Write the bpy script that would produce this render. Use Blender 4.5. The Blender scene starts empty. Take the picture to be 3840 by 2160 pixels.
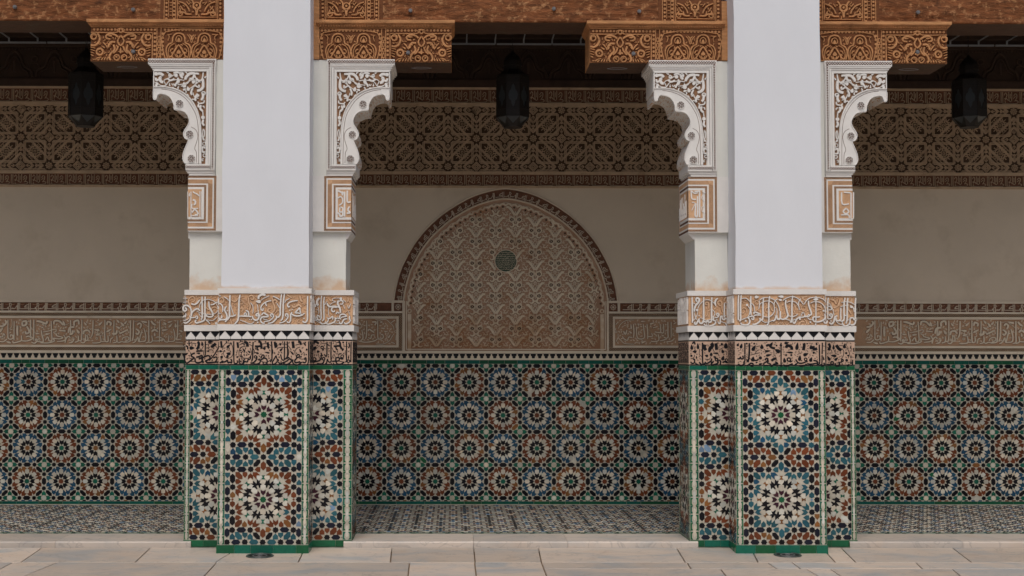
import bpy, math, random
from mathutils import Vector, Matrix
random.seed(7)
scene = bpy.context.scene
col = scene.collection
# ------------------------------------------------------------------ camera
CF = 5333.33; CH = 1.6; CXW = -.554; CYW = -11.5
_p = math.atan(253/5333.33); _y = math.radians(.5); _r = .0013; CCX = 1749.5; CCY = 1080.
FW = Vector((math.sin(_y)*math.cos(_p), math.cos(_y)*math.cos(_p), math.sin(_p)))
_r0 = Vector((math.cos(_y), -math.sin(_y), 0)); _u0 = _r0.cross(FW)
RT = _r0*math.cos(_r) + _u0*math.sin(_r); UP = _u0*math.cos(_r) - _r0*math.sin(_r)
cam_d = bpy.data.cameras.new('camera'); cam = bpy.data.objects.new('camera', cam_d); col.objects.link(cam)
cam_d.sensor_width = 36; cam_d.lens = 50; cam_d.clip_end = 500; cam_d.clip_start = .1
cam_d.shift_x = (1920-CCX)/3840
m = Matrix.Identity(4)
for i in range(3):
    m[i][0] = RT[i]; m[i][1] = UP[i]; m[i][2] = -FW[i]
m[0][3], m[1][3], m[2][3] = CXW, CYW, CH
cam.matrix_world = m
scene.camera = cam
# ------------------------------------------------------------------ sky, sun, exposure
SKY_STRENGTH = .11; SUN = 1.2; EXPO = -.16
SUN_EL = math.radians(54); SUN_ROT = math.radians(185)
w = bpy.data.worlds.new("World"); scene.world = w; w.use_nodes = True
nt = w.node_tree; sky = nt.nodes.new('ShaderNodeTexSky'); sky.sky_type = 'NISHITA'; sky.sun_disc = False
sky.sun_elevation = SUN_EL; sky.sun_rotation = SUN_ROT; sky.air_density = 1.0; sky.dust_density = 4; sky.ozone_density = 1
bg = nt.nodes['Background']; bg.inputs['Strength'].default_value = SKY_STRENGTH
nt.links.new(sky.outputs['Color'], bg.inputs['Color'])
sd = bpy.data.lights.new('sun', 'SUN'); so = bpy.data.objects.new('sun', sd); col.objects.link(so)
sd.energy = SUN; sd.angle = math.radians(34); sd.color = (1, 1, .95)
_sd = Vector((math.sin(SUN_ROT)*math.cos(SUN_EL), math.cos(SUN_ROT)*math.cos(SUN_EL), math.sin(SUN_EL)))
so.rotation_euler = _sd.to_track_quat('Z', 'Y').to_euler(); so.location = (0, -6, 12)
scene.view_settings.view_transform = 'Standard'; scene.view_settings.look = 'None'
scene.view_settings.exposure = EXPO; scene.view_settings.gamma = 1; scene.view_settings.use_curve_mapping = False
scene.cycles.max_bounces = 8; scene.cycles.diffuse_bounces = 5; scene.cycles.glossy_bounces = 3

def ray(u, v): return FW*CF + RT*(u-CCX) - UP*(v-CCY)
def at(u, v, Y):                      # where the sight line through a point of the photo meets the plane y = Y
    d = ray(u, v); t = (Y-CYW)/d.y
    return (CXW+t*d.x, CH+t*d.z)
def gr(u, v, z):
    d = ray(u, v); t = (z-CH)/d.z
    return (CXW+t*d.x, CYW+t*d.y)
# ------------------------------------------------------------------ materials
def mat(name, base, rough=.7, var=.12, scale=8., bump=.15, bscale=60., attr=False, streak=None, stain=None, spec=.4, coat=0, bdist=.004, foot=None):
    M = bpy.data.materials.new(name); M.use_nodes = True; t = M.node_tree; N = t.nodes; L = t.links
    b = N['Principled BSDF']; b.inputs['Roughness'].default_value = rough
    b.inputs['Specular IOR Level'].default_value = spec
    tc = N.new('ShaderNodeTexCoord'); mp = N.new('ShaderNodeMapping'); L.new(tc.outputs['Object'], mp.inputs['Vector'])
    if streak: mp.inputs['Scale'].default_value = streak
    n = N.new('ShaderNodeTexNoise'); n.inputs['Scale'].default_value = scale; n.inputs['Detail'].default_value = 6; n.inputs['Roughness'].default_value = .6
    L.new(mp.outputs['Vector'], n.inputs['Vector'])
    hs = N.new('ShaderNodeHueSaturation')
    mr = N.new('ShaderNodeMapRange'); mr.inputs['From Min'].default_value = .3; mr.inputs['From Max'].default_value = .7
    mr.inputs['To Min'].default_value = 1-var; mr.inputs['To Max'].default_value = 1+var
    L.new(n.outputs['Fac'], mr.inputs['Value']); L.new(mr.outputs['Result'], hs.inputs['Value'])
    if attr:
        a = N.new('ShaderNodeAttribute'); a.attribute_name = 'Col'; src = a.outputs['Color']; L.new(src, hs.inputs['Color'])
    else:
        hs.inputs['Color'].default_value = (*base, 1)
    out = hs.outputs['Color']
    if stain:                          # patches of dirt with a shape of their own: (colour, threshold, scale, strength)
        for (sc, th, ss, st) in stain:
            n2 = N.new('ShaderNodeTexNoise'); n2.inputs['Scale'].default_value = ss; n2.inputs['Detail'].default_value = 8; n2.inputs['Roughness'].default_value = .65
            L.new(tc.outputs['Object'], n2.inputs['Vector'])
            r = N.new('ShaderNodeMapRange'); r.inputs['From Min'].default_value = th; r.inputs['From Max'].default_value = th+.14
            r.inputs['To Max'].default_value = st; L.new(n2.outputs['Fac'], r.inputs['Value'])
            mx = N.new('ShaderNodeMix'); mx.data_type = 'RGBA'; mx.inputs['B'].default_value = (*sc, 1)
            L.new(r.outputs['Result'], mx.inputs['Factor']); L.new(out, mx.inputs['A']); out = mx.outputs['Result']
    if foot:                           # damp, rusty run-off just above a ledge, ragged along its upper edge
        z0, z1, fc, fs = foot
        sp = N.new('ShaderNodeSeparateXYZ'); L.new(tc.outputs['Object'], sp.inputs['Vector'])
        n5 = N.new('ShaderNodeTexNoise'); n5.inputs['Scale'].default_value = 11; n5.inputs['Detail'].default_value = 7; L.new(tc.outputs['Object'], n5.inputs['Vector'])
        m5 = N.new('ShaderNodeMath'); m5.operation = 'MULTIPLY_ADD'; m5.inputs[1].default_value = -(z1-z0)*2.2; L.new(n5.outputs['Fac'], m5.inputs[0]); L.new(sp.outputs['Z'], m5.inputs[2])
        r5 = N.new('ShaderNodeMapRange'); r5.inputs['From Min'].default_value = z0-(z1-z0)*1.1; r5.inputs['From Max'].default_value = z0-(z1-z0)*1.1+(z1-z0)*.8
        r5.inputs['To Min'].default_value = fs; r5.inputs['To Max'].default_value = 0; L.new(m5.outputs[0], r5.inputs['Value'])
        g5 = N.new('ShaderNodeMath'); g5.operation = 'GREATER_THAN'; g5.inputs[1].default_value = z0-.01; L.new(sp.outputs['Z'], g5.inputs[0])
        k5 = N.new('ShaderNodeMath'); k5.operation = 'MULTIPLY'; L.new(r5.outputs['Result'], k5.inputs[0]); L.new(g5.outputs[0], k5.inputs[1])
        mx = N.new('ShaderNodeMix'); mx.data_type = 'RGBA'; mx.inputs['B'].default_value = (*fc, 1)
        L.new(k5.outputs[0], mx.inputs['Factor']); L.new(out, mx.inputs['A']); out = mx.outputs['Result']
    L.new(out, b.inputs['Base Color'])
    if bump:
        n3 = N.new('ShaderNodeTexNoise'); n3.inputs['Scale'].default_value = bscale; n3.inputs['Detail'].default_value = 5
        L.new(mp.outputs['Vector'], n3.inputs['Vector'])
        bp = N.new('ShaderNodeBump'); bp.inputs['Strength'].default_value = bump; bp.inputs['Distance'].default_value = bdist
        L.new(n3.outputs['Fac'], bp.inputs['Height']); L.new(bp.outputs['Normal'], b.inputs['Normal'])
    if coat: b.inputs['Coat Weight'].default_value = coat
    return M
M_shaft = mat('white_limewash', (.74, .76, .80), .85, .025, 2.2, .35, 22, streak=(1, 1, .5), stain=[((.66, .62, .56), .70, 7, .35)], foot=(2.14, 2.172, (.62, .42, .28), .7))
M_wing = mat('warm_limewash', (.735, .735, .69), .85, .05, 3, .3, 40, stain=[((.64, .53, .42), .62, 5, .22)], foot=(2.14, 2.27, (.60, .40, .25), .85))
M_inner = mat('interior_plaster', (.73, .635, .505), .9, .05, 1.5, .35, 90, stain=[((.58, .49, .37), .54, 2.2, .5)])
M_cream = mat('carved_stucco', (.72, .66, .57), .8, .07, 9, .35, 120, stain=[((.62, .44, .29), .58, 14, .45)])
M_white = mat('white_stucco', (.76, .74, .71), .8, .05, 9, .3, 100, stain=[((.64, .50, .38), .66, 9, .25)])
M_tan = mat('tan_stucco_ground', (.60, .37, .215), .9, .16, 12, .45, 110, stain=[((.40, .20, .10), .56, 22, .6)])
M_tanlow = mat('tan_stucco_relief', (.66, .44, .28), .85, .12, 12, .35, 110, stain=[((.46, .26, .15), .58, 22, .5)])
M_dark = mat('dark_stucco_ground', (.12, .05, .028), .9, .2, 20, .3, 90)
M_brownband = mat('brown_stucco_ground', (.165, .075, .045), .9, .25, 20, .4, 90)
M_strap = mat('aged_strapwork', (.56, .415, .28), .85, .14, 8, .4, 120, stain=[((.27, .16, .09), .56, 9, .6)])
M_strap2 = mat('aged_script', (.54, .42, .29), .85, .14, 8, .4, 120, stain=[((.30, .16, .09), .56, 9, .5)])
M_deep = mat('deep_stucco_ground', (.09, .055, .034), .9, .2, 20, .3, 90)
M_wallcream = mat('wall_stucco', (.74, .655, .525), .85, .08, 7, .3, 100, stain=[((.45, .30, .18), .60, 8, .5)])
M_walltan = mat('wall_tan_ground', (.50, .32, .20), .9, .14, 12, .4, 110, stain=[((.33, .17, .085), .54, 6, .65)])
M_tymcream = mat('panel_relief', (.76, .67, .53), .85, .08, 7, .3, 100, stain=[((.50, .30, .15), .535, 3.2, .6), ((.35, .18, .09), .62, 6, .5)], foot=(1.66, 2.25, (.42, .235, .11), .62))
M_tymground = mat('panel_ground', (.47, .31, .215), .9, .12, 12, .4, 110, stain=[((.38, .17, .065), .52, 3.2, .6), ((.22, .10, .05), .62, 6, .6)], foot=(1.66, 2.25, (.30, .13, .05), .6))
M_tile = mat('glazed_tile', (1, 1, 1), .24, .12, 45, .3, 55, attr=True, spec=.26, stain=[((.45, .42, .36), .74, 160, .35)], bdist=.002)
M_grout = mat('tile_bed', (.50, .465, .385), .75, .12, 30, .3, 100, stain=[((.36, .28, .2), .6, 18, .5)])
M_pinktile = mat('pink_ceramic', (.56, .385, .285), .5, .10, 16, .2, 60, stain=[((.48, .28, .18), .62, 12, .5)])
M_black = mat('black_glaze', (.008, .008, .011), .4, .2, 30, .2, 60, spec=.25)
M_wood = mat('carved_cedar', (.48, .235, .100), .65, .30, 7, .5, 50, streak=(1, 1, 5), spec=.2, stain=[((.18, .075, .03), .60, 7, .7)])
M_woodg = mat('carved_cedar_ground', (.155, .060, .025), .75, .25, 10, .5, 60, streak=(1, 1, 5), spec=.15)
M_rough = mat('weathered_beam', (.19, .070, .027), .7, .55, 9, 1.0, 30, streak=(1, 1, 4.5), stain=[((.52, .27, .125), .53, 22, .75), ((.045, .022, .014), .60, 7, .85)], bdist=.012, spec=.15)
M_woodd = mat('dark_ceiling_wood', (.035, .018, .010), .75, .3, 8, .4, 40)
M_woodd2 = mat('dark_carved_wood', (.050, .028, .018), .75, .3, 8, .4, 40)
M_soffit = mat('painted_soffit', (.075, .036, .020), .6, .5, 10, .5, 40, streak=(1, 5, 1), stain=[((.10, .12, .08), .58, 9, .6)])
M_iron = mat('lantern_iron', (.014, .011, .009), .55, .2, 30, .2, 80, spec=.3)
M_rail = mat('pale_metal', (.30, .31, .33), .4, .1, 20, .1, 80)
M_steel = mat('drain_steel', (.055, .065, .06), .4, .2, 30, .2, 90, spec=.6)
M_nail = mat('nail_head', (.14, .135, .14), .35, .3, 60, .4, 200, spec=.7)
M_green = mat('medallion_green', (.05, .085, .055), .7, .2, 30, .2, 90)
def glass_mat():
    M = bpy.data.materials.new('dim_lantern_glass'); M.use_nodes = True; b = M.node_tree.nodes['Principled BSDF']
    b.inputs['Base Color'].default_value = (.030, .036, .040, 1); b.inputs['Roughness'].default_value = .45
    b.inputs['Transmission Weight'].default_value = .1; b.inputs['Specular IOR Level'].default_value = .3
    return M
M_glass = glass_mat()
def marble(name, c1, c2, seed):
    M = bpy.data.materials.new(name); M.use_nodes = True; t = M.node_tree; N = t.nodes; L = t.links; b = N['Principled BSDF']
    b.inputs['Roughness'].default_value = .45
    tc = N.new('ShaderNodeTexCoord'); oi = N.new('ShaderNodeObjectInfo')
    mul = N.new('ShaderNodeVectorMath'); mul.operation = 'ADD'
    cb = N.new('ShaderNodeCombineXYZ'); mm = N.new('ShaderNodeMath'); mm.operation = 'MULTIPLY'; mm.inputs[1].default_value = 57+seed
    L.new(oi.outputs['Random'], mm.inputs[0]); L.new(mm.outputs[0], cb.inputs[0]); L.new(mm.outputs[0], cb.inputs[2])
    L.new(tc.outputs['Object'], mul.inputs[0]); L.new(cb.outputs[0], mul.inputs[1])
    mp = N.new('ShaderNodeMapping'); mp.inputs['Scale'].default_value = (1, 1.6, 1); mp.inputs['Rotation'].default_value = (0, 0, .35)
    L.new(mul.outputs[0], mp.inputs['Vector'])
    n = N.new('ShaderNodeTexNoise'); n.inputs['Scale'].default_value = 1.6; n.inputs['Detail'].default_value = 9; n.inputs['Roughness'].default_value = .6; n.inputs['Distortion'].default_value = .6
    L.new(mp.outputs['Vector'], n.inputs['Vector'])
    r = N.new('ShaderNodeValToRGB'); e = r.color_ramp.elements
    e[0].position = .36; e[0].color = (*c2, 1); e[1].position = .58; e[1].color = (*c1, 1)
    k = r.color_ramp.elements.new(.485); k.color = tuple(.72*a+.28*bb for a, bb in zip(c1, c2))+(1,)
    L.new(n.outputs['Fac'], r.inputs['Fac'])
    n2 = N.new('ShaderNodeTexNoise'); n2.inputs['Scale'].default_value = 2.3; n2.inputs['Detail'].default_value = 10; n2.inputs['Distortion'].default_value = 1.6
    L.new(mp.outputs['Vector'], n2.inputs['Vector'])
    v1 = N.new('ShaderNodeMath'); v1.operation = 'SUBTRACT'; v1.inputs[1].default_value = .5; L.new(n2.outputs['Fac'], v1.inputs[0])
    v2 = N.new('ShaderNodeMath'); v2.operation = 'ABSOLUTE'; L.new(v1.outputs[0], v2.inputs[0])
    v3 = N.new('ShaderNodeMapRange'); v3.inputs['From Max'].default_value = .018; v3.inputs['To Min'].default_value = .5; v3.inputs['To Max'].default_value = 0; L.new(v2.outputs[0], v3.inputs['Value'])
    mx = N.new('ShaderNodeMix'); mx.data_type = 'RGBA'; mx.inputs['B'].default_value = (.30, .27, .25, 1)
    L.new(v3.outputs['Result'], mx.inputs['Factor']); L.new(r.outputs['Color'], mx.inputs['A'])
    # warm dirt
    n4 = N.new('ShaderNodeTexNoise'); n4.inputs['Scale'].default_value = 4; n4.inputs['Detail'].default_value = 7; L.new(mul.outputs[0], n4.inputs['Vector'])
    r4 = N.new('ShaderNodeMapRange'); r4.inputs['From Min'].default_value = .55; r4.inputs['From Max'].default_value = .8; r4.inputs['To Max'].default_value = .55; L.new(n4.outputs['Fac'], r4.inputs['Value'])
    m4 = N.new('ShaderNodeMix'); m4.data_type = 'RGBA'; m4.inputs['B'].default_value = (.58, .43, .31, 1); L.new(r4.outputs['Result'], m4.inputs['Factor']); L.new(mx.outputs['Result'], m4.inputs['A'])
    h = N.new('ShaderNodeHueSaturation'); rr = N.new('ShaderNodeMapRange'); rr.inputs['To Min'].default_value = .84; rr.inputs['To Max'].default_value = 1.13
    L.new(oi.outputs['Random'], rr.inputs['Value']); L.new(rr.outputs['Result'], h.inputs['Value']); L.new(m4.outputs['Result'], h.inputs['Color'])
    L.new(h.outputs['Color'], b.inputs['Base Color'])
    bp = N.new('ShaderNodeBump'); bp.inputs['Strength'].default_value = .15; bp.inputs['Distance'].default_value = .004; L.new(n4.outputs['Fac'], bp.inputs['Height']); L.new(bp.outputs['Normal'], b.inputs['Normal'])
    return M
M_marble = marble('worn_marble', (.64, .53, .435), (.44, .435, .425), 0)
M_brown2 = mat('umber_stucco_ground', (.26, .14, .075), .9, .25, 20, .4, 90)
M_marble2 = marble('pink_marble', (.60, .52, .45), (.46, .43, .40), 11)
M_crev = mat('crevice_shade', (.30, .165, .09), .95, .25, 16, .3, 90)  # crevice shade put into the colour, for outlines under the pillar relief
M_crevd = mat('wall_crevice_shade', (.20, .115, .07), .95, .25, 16, .3, 90)  # darker brown for the wall relief, shade of its crevices painted in
M_joint = mat('sandy_joint', (.22, .15, .09), .95, .2, 20, .3, 80)
# ------------------------------------------------------------------ mesh builder
class Fr:
    def __init__(s, o, a=(1, 0, 0), b=(0, 0, 1), n=(0, -1, 0)):
        s.o = Vector(o); s.a = Vector(a); s.b = Vector(b); s.n = Vector(n)
    def __call__(s, x, z, h=0): return s.o + s.a*x + s.b*z + s.n*h
def FY(Y): return Fr((0, Y, 0))       # a plane facing the court
class MB:
    def __init__(s): s.v = []; s.f = []; s.m = []; s.c = []; s.hascol = False
    def face(s, idx, mi=0, c=None):
        s.f.append(idx); s.m.append(mi); s.c.append(c)
        if c: s.hascol = True
    def prism(s, fr, pts, h0, h1, mi=0, c=None, tilt=0, back=False):
        n = len(pts); k = len(s.v)
        if tilt:
            cx = sum(p[0] for p in pts)/n; cz = sum(p[1] for p in pts)/n
            tx, tz = random.uniform(-tilt, tilt), random.uniform(-tilt, tilt)
            hh = [h1+tx*(p[0]-cx)+tz*(p[1]-cz) for p in pts]
        else: hh = [h1]*n
        for p in pts: s.v.append(fr(p[0], p[1], h0))
        for p, h in zip(pts, hh): s.v.append(fr(p[0], p[1], h))
        A = sum(pts[i][0]*pts[(i+1) % n][1]-pts[(i+1) % n][0]*pts[i][1] for i in range(n))
        od = list(range(n)) if A > 0 else list(range(n-1, -1, -1))
        s.face([k+n+i for i in od], mi, c)
        for j in range(n):
            a, b = od[j], od[(j+1) % n]
            s.face([k+a, k+b, k+n+b, k+n+a], mi, c)
        if back: s.face([k+i for i in reversed(od)], mi, c)
    def rect(s, fr, x0, z0, x1, z1, h0, h1, mi=0, c=None, tilt=0, back=False):
        s.prism(fr, [(x0, z0), (x1, z0), (x1, z1), (x0, z1)], h0, h1, mi, c, tilt, back)
    def box(s, x0, y0, z0, x1, y1, z1, mi=0, c=None):
        s.prism(Fr((0, y0, 0)), [(x0, z0), (x1, z0), (x1, z1), (x0, z1)], y0-y1, 0, mi, c, back=True)
    def ribbon(s, fr, pts, w, h0, h1, mi=0, c=None, closed=False, smooth=3, taper=.0, top=.55):
        P = [Vector((p[0], p[1])) for p in pts]
        if len(P) == 1:
            s.disc(fr, P[0].x, P[0].y, w/2, h0, h1, mi, c); return
        if smooth > 1 and (len(P) > 2):
            Q = []; n = len(P); rng = n if closed else n-1
            for i in range(rng):
                if closed: p0, p1, p2, p3 = P[(i-1) % n], P[i], P[(i+1) % n], P[(i+2) % n]
                else: p0, p1, p2, p3 = P[max(i-1, 0)], P[i], P[i+1], P[min(i+2, n-1)]
                for j in range(smooth):
                    t = j/smooth
                    Q.append(.5*((2*p1)+(p2-p0)*t+(2*p0-5*p1+4*p2-p3)*t*t+(3*p1-p0-3*p2+p3)*t*t*t))
            if not closed: Q.append(P[-1])
            P = Q
        n = len(P); k = len(s.v); h1 = h1+abs(h1-h0)*random.uniform(0, .14)
        for i in range(n):
            if closed: d = P[(i+1) % n]-P[i-1]
            else: d = P[min(i+1, n-1)]-P[max(i-1, 0)]
            if d.length < 1e-9: d = Vector((1, 0))
            d.normalize(); q = Vector((-d.y, d.x)); hw = w/2
            if taper and not closed:
                e = min(i, n-1-i)/max(1, (n-1)/2)
                hw *= (1-taper)+taper*min(1, e*1.8)
            a = P[i]+q*hw; b = P[i]-q*hw; a2 = P[i]+q*hw*top; b2 = P[i]-q*hw*top
            if not closed and i in (0, n-1):
                sg = -1 if i == 0 else 1
                a2 -= d*sg*0; 
            s.v += [fr(a.x, a.y, h0), fr(a2.x, a2.y, h1), fr(b2.x, b2.y, h1), fr(b.x, b.y, h0)]
        for i in range(n if closed else n-1):
            j = (i+1) % n
            for q in range(3):
                s.face([k+4*i+q+1, k+4*i+q, k+4*j+q, k+4*j+q+1], mi, c)
        if not closed:
            s.face([k, k+1, k+2, k+3], mi, c); e = k+4*(n-1); s.face([e+3, e+2, e+1, e], mi, c)
    def disc(s, fr, x, z, r, h0, h1, mi=0, c=None, n=10):
        h1 = h1+abs(h1-h0)*random.uniform(0, .14)
        s.prism(fr, [(x+r*math.cos(2*math.pi*i/n), z+r*math.sin(2*math.pi*i/n)) for i in range(n)], h0, h1, mi, c)
    def ring(s, fr, x, z, r, w, h0, h1, mi=0, c=None, n=12):
        s.ribbon(fr, [(x+r*math.cos(2*math.pi*i/n), z+r*math.sin(2*math.pi*i/n)) for i in range(n)], w, h0, h1, mi, c, closed=True, smooth=1)
    def wobbly(s, x0, y0, z0, x1, y1, z1, amp=.0018, step=.11):
        n = max(2, int((z1-z0)/step)); k = len(s.v); ph = random.random()*50
        for j in range(n+1):
            z = z0+(z1-z0)*j/n
            for q, (x, y) in enumerate(((x0, y0), (x1, y0), (x1, y1), (x0, y1))):
                s.v.append(Vector((x+amp*math.sin(z*7.3+q*2.1+ph)+amp*.6*random.uniform(-1, 1), y+amp*.5*math.sin(z*5.1+q+ph), z)))
        for j in range(n):
            for q in range(4): a = k+4*j+q; b = k+4*j+(q+1) % 4; s.face([a, b, b+4, a+4])
        s.face([k+3, k+2, k+1, k]); s.face([k+4*n, k+4*n+1, k+4*n+2, k+4*n+3])
    def build(s, name, mats, parent=None, label=None, cat=None, group=None, kind=None, smooth=False):
        me = bpy.data.meshes.new(name); me.from_pydata([tuple(v) for v in s.v], [], s.f)
        if not isinstance(mats, (list, tuple)): mats = [mats]
        for x in mats: me.materials.append(x)
        if len(mats) > 1: me.polygons.foreach_set('material_index', s.m)
        if s.hascol:
            a = me.color_attributes.new('Col', 'FLOAT_COLOR', 'CORNER'); d = []
            for f, c in zip(s.f, s.c):
                cc = list(c or (1, 1, 1))+[1.0]; d += cc*len(f)
            a.data.foreach_set('color', d)
        if smooth: me.polygons.foreach_set('use_smooth', [True]*len(s.f))
        me.update()
        o = bpy.data.objects.new(name, me); col.objects.link(o)
        if parent: o.parent = parent
        tag(o, label, cat, group, kind); return o
def tag(o, label=None, cat=None, group=None, kind=None):
    if label: o['label'] = label
    if cat: o['category'] = cat
    if group: o['group'] = group
    if kind: o['kind'] = kind
def thing(name, label, cat, group=None, loc=(0, 0, 0)):
    o = bpy.data.objects.new(name, None); col.objects.link(o); o.empty_display_size = .2; tag(o, label, cat, group)
    o.location = loc
    return o
# strokes traced in a piece of the photo: "w x,y x,y ...; ..." with o = ring "o w r x,y"
def px(u0, v0, sc, Y):
    def g(x, y): return at(u0+x/sc, v0+y/sc, Y)
    g.k = (11.5+Y)/CF/sc                 # metres per unit
    return g
def strokes(mb, fr, g, txt, h0, h1, mi=0, c=None, taper=.45, wk=1., top=.6):
    for st in txt.replace('\n', ' ').split(';'):
        tk = st.split()
        if not tk: continue
        if tk[0] == 'o':
            w_, r_ = float(tk[1]), float(tk[2]); x, y = map(float, tk[3].split(','))
            X, Z = g(x, y); mb.ring(fr, X, Z, r_*g.k, w_*g.k*wk, h0, h1, mi, c); continue
        w_ = float(tk[0]); P = [g(*map(float, q.split(','))) for q in tk[1:]]
        if len(P) == 1: mb.disc(fr, P[0][0], P[0][1], w_*g.k/2, h0, h1, mi, c)
        else:
            W = w_*g.k*wk; L_ = math.hypot(P[1][0]-P[0][0], P[1][1]-P[0][1])
            if len(P) == 2 and L_ < 3.2*W:          # a short fat stroke is a leaf: round heel, pointed tip
                dx, dz = (P[1][0]-P[0][0])/max(L_, 1e-9), (P[1][1]-P[0][1])/max(L_, 1e-9); T_ = L_+W*.55; pts = []
                if P[0][1] > P[1][1]: P = P[::-1]; dx, dz = -dx, -dz
                for t, b_ in ((0, .16), (.06, .34), (.2, .48), (.38, .5), (.55, .40), (.72, .30), (.86, .17), (1, .03)): pts.append((t, b_))
                sh = [(t, b_) for t, b_ in pts]+[(t, -b_*1.05) for t, b_ in pts[::-1]]; o = P[0]
                mb.prism(fr, [(o[0]+dx*(T_*t-W*.3)-dz*W*b_, o[1]+dz*(T_*t-W*.3)+dx*W*b_) for t, b_ in sh], h0, h1*random.uniform(.93, 1.06), mi, c)
            else: mb.ribbon(fr, P, W, h0, h1, mi, c, taper=taper, top=top)
def stroke_pts(txt):
    out = []
    for st in txt.replace('\n', ' ').split(';'):
        tk = st.split()
        if not tk: continue
        if tk[0] == 'o':
            w_, r_ = float(tk[1]), float(tk[2]); x, y = map(float, tk[3].split(',')); out += [(x+r_*math.cos(a*.8), y+r_*math.sin(a*.8), w_/2) for a in range(8)]; continue
        w_ = float(tk[0]); P = [tuple(map(float, q.split(','))) for q in tk[1:]]
        for a, b in zip(P, P[1:] or P):
            n = max(1, int(math.hypot(b[0]-a[0], b[1]-a[1])/(w_*.5+8)))
            out += [(a[0]+(b[0]-a[0])*i/n, a[1]+(b[1]-a[1])*i/n, w_/2) for i in range(n)]
        out.append((*P[-1], w_/2))
    return out
def filler(txts, box, size, ok=None, dens=1.0, seed=3, wf=1.):
    """small leaves and tendrils for the gaps between the traced strokes, as stroke text"""
    rng = random.Random(seed); pts = []
    for t in txts: pts += stroke_pts(t)
    x0, y0, x1, y1 = box; out = []; occ = []
    for _ in range(int(dens*(x1-x0)*(y1-y0)/(size*size)*2.2)):
        x, y = rng.uniform(x0, x1), rng.uniform(y0, y1)
        if ok and not ok(x, y): continue
        if any((x-a)**2+(y-b)**2 < (c+size*.42)**2 for a, b, c in pts): continue
        if any((x-a)**2+(y-b)**2 < (size*.75)**2 for a, b in occ): continue
        occ.append((x, y)); a = rng.uniform(0, 6.28); s = size*.36; k = rng.random()
        c_, s_ = math.cos(a), math.sin(a); q = lambda u, v: f"{x+u*c_-v*s_:.0f},{y+u*s_+v*c_:.0f}"
        if k < .45: out.append(f"{size*.34*wf:.0f} {q(-s, 0)} {q(0, s*.5)} {q(s, 0)}")
        elif k < .75: out.append(f"{size*.26*wf:.0f} {q(-s, s*.4)} {q(0, -s*.5)} {q(s*.9, s*.1)} {q(s*.3, s*.8)}")
        else: out.append(f"{size*.42*wf:.0f} {q(0, 0)} {q(s*.8, 0)};{size*.2:.0f} {q(0, 0)} {q(-s, s*.6)}")
    return ';'.join(out)
def lattice(mb, fr, x0, z0, x1, z1, p, w_, h0, h1, mi=0):
    H = z1-z0; W = x1-x0
    if H > W:                            # a vertical strip
        n = int((H+W)/p)+1
        for i in range(-int(W/p)-1, n+1):
            b = z0+i*p
            for sg in (1, -1):
                a = (x0, b) if sg > 0 else (x1, b); e = (x1, b+W) if sg > 0 else (x0, b+W)
                s0 = max(0, (z0-b)/W); s1 = min(1, (z1-b)/W)
                if s1 > s0: mb.ribbon(fr, [(a[0]+(e[0]-a[0])*s0, b+W*s0), (a[0]+(e[0]-a[0])*s1, b+W*s1)], w_, h0, h1, mi, smooth=1)
    else:
        n = int((H+W)/p)+1
        for i in range(-int(H/p)-1, n+1):
            b = x0+i*p
            for sg in (1, -1):
                s0 = max(0, (x0-b)/H); s1 = min(1, (x1-b)/H)
                if s1 > s0:
                    za, zb = (z0+H*s0, z0+H*s1) if sg > 0 else (z1-H*s0, z1-H*s1)
                    mb.ribbon(fr, [(b+H*s0, za), (b+H*s1, zb)], w_, h0, h1, mi, smooth=1)
# tile colours (real glaze colours)
TC = dict(k=(.007, .007, .010), n=(.011, .013, .026), t=(.026, .105, .135), b=(.150, .043, .017), o=(.22, .095, .030), g=(.014, .115, .050),
          w=(.60, .555, .46), p=(.050, .016, .026), B=(.016, .070, .130), G=(.010, .125, .080), W=(.60, .57, .49), l=(.17, .27, .40))
def tcol(k):
    if k == 't' and random.random() < .10: k = 'l' if random.random() < .3 else 'B'
    if k == 'b' and random.random() < .18: k = 'o'
    c = TC[k]; f = random.uniform(.80, 1.22); r = random.uniform(.93, 1.07)
    return (min(1, c[0]*f*r), min(1, c[1]*f), min(1, c[2]*f/r))
def clip(poly, x0, z0, x1, z1):
    for ax, lim, sg in ((0, x0, 1), (0, x1, -1), (1, z0, 1), (1, z1, -1)):
        out = []; n = len(poly)
        for i in range(n):
            a, b = poly[i], poly[(i+1) % n]; ia = sg*(a[ax]-lim) >= 0; ib = sg*(b[ax]-lim) >= 0
            if ia: out.append(a)
            if ia != ib:
                t = (lim-a[ax])/(b[ax]-a[ax]); out.append((a[0]+t*(b[0]-a[0]), a[1]+t*(b[1]-a[1])))
        poly = out
        if len(poly) < 3: return None
    xs = [p[0] for p in poly]; zs = [p[1] for p in poly]
    if max(xs)-min(xs) < .002 or max(zs)-min(zs) < .002: return None
    return poly
def star8(cx, cy, r):
    out = []
    for i in range(16):
        a = math.pi*i/8; q = r if i % 2 == 0 else r*.765
        out.append((cx+q*math.cos(a), cy+q*math.sin(a)))
    return out
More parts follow.
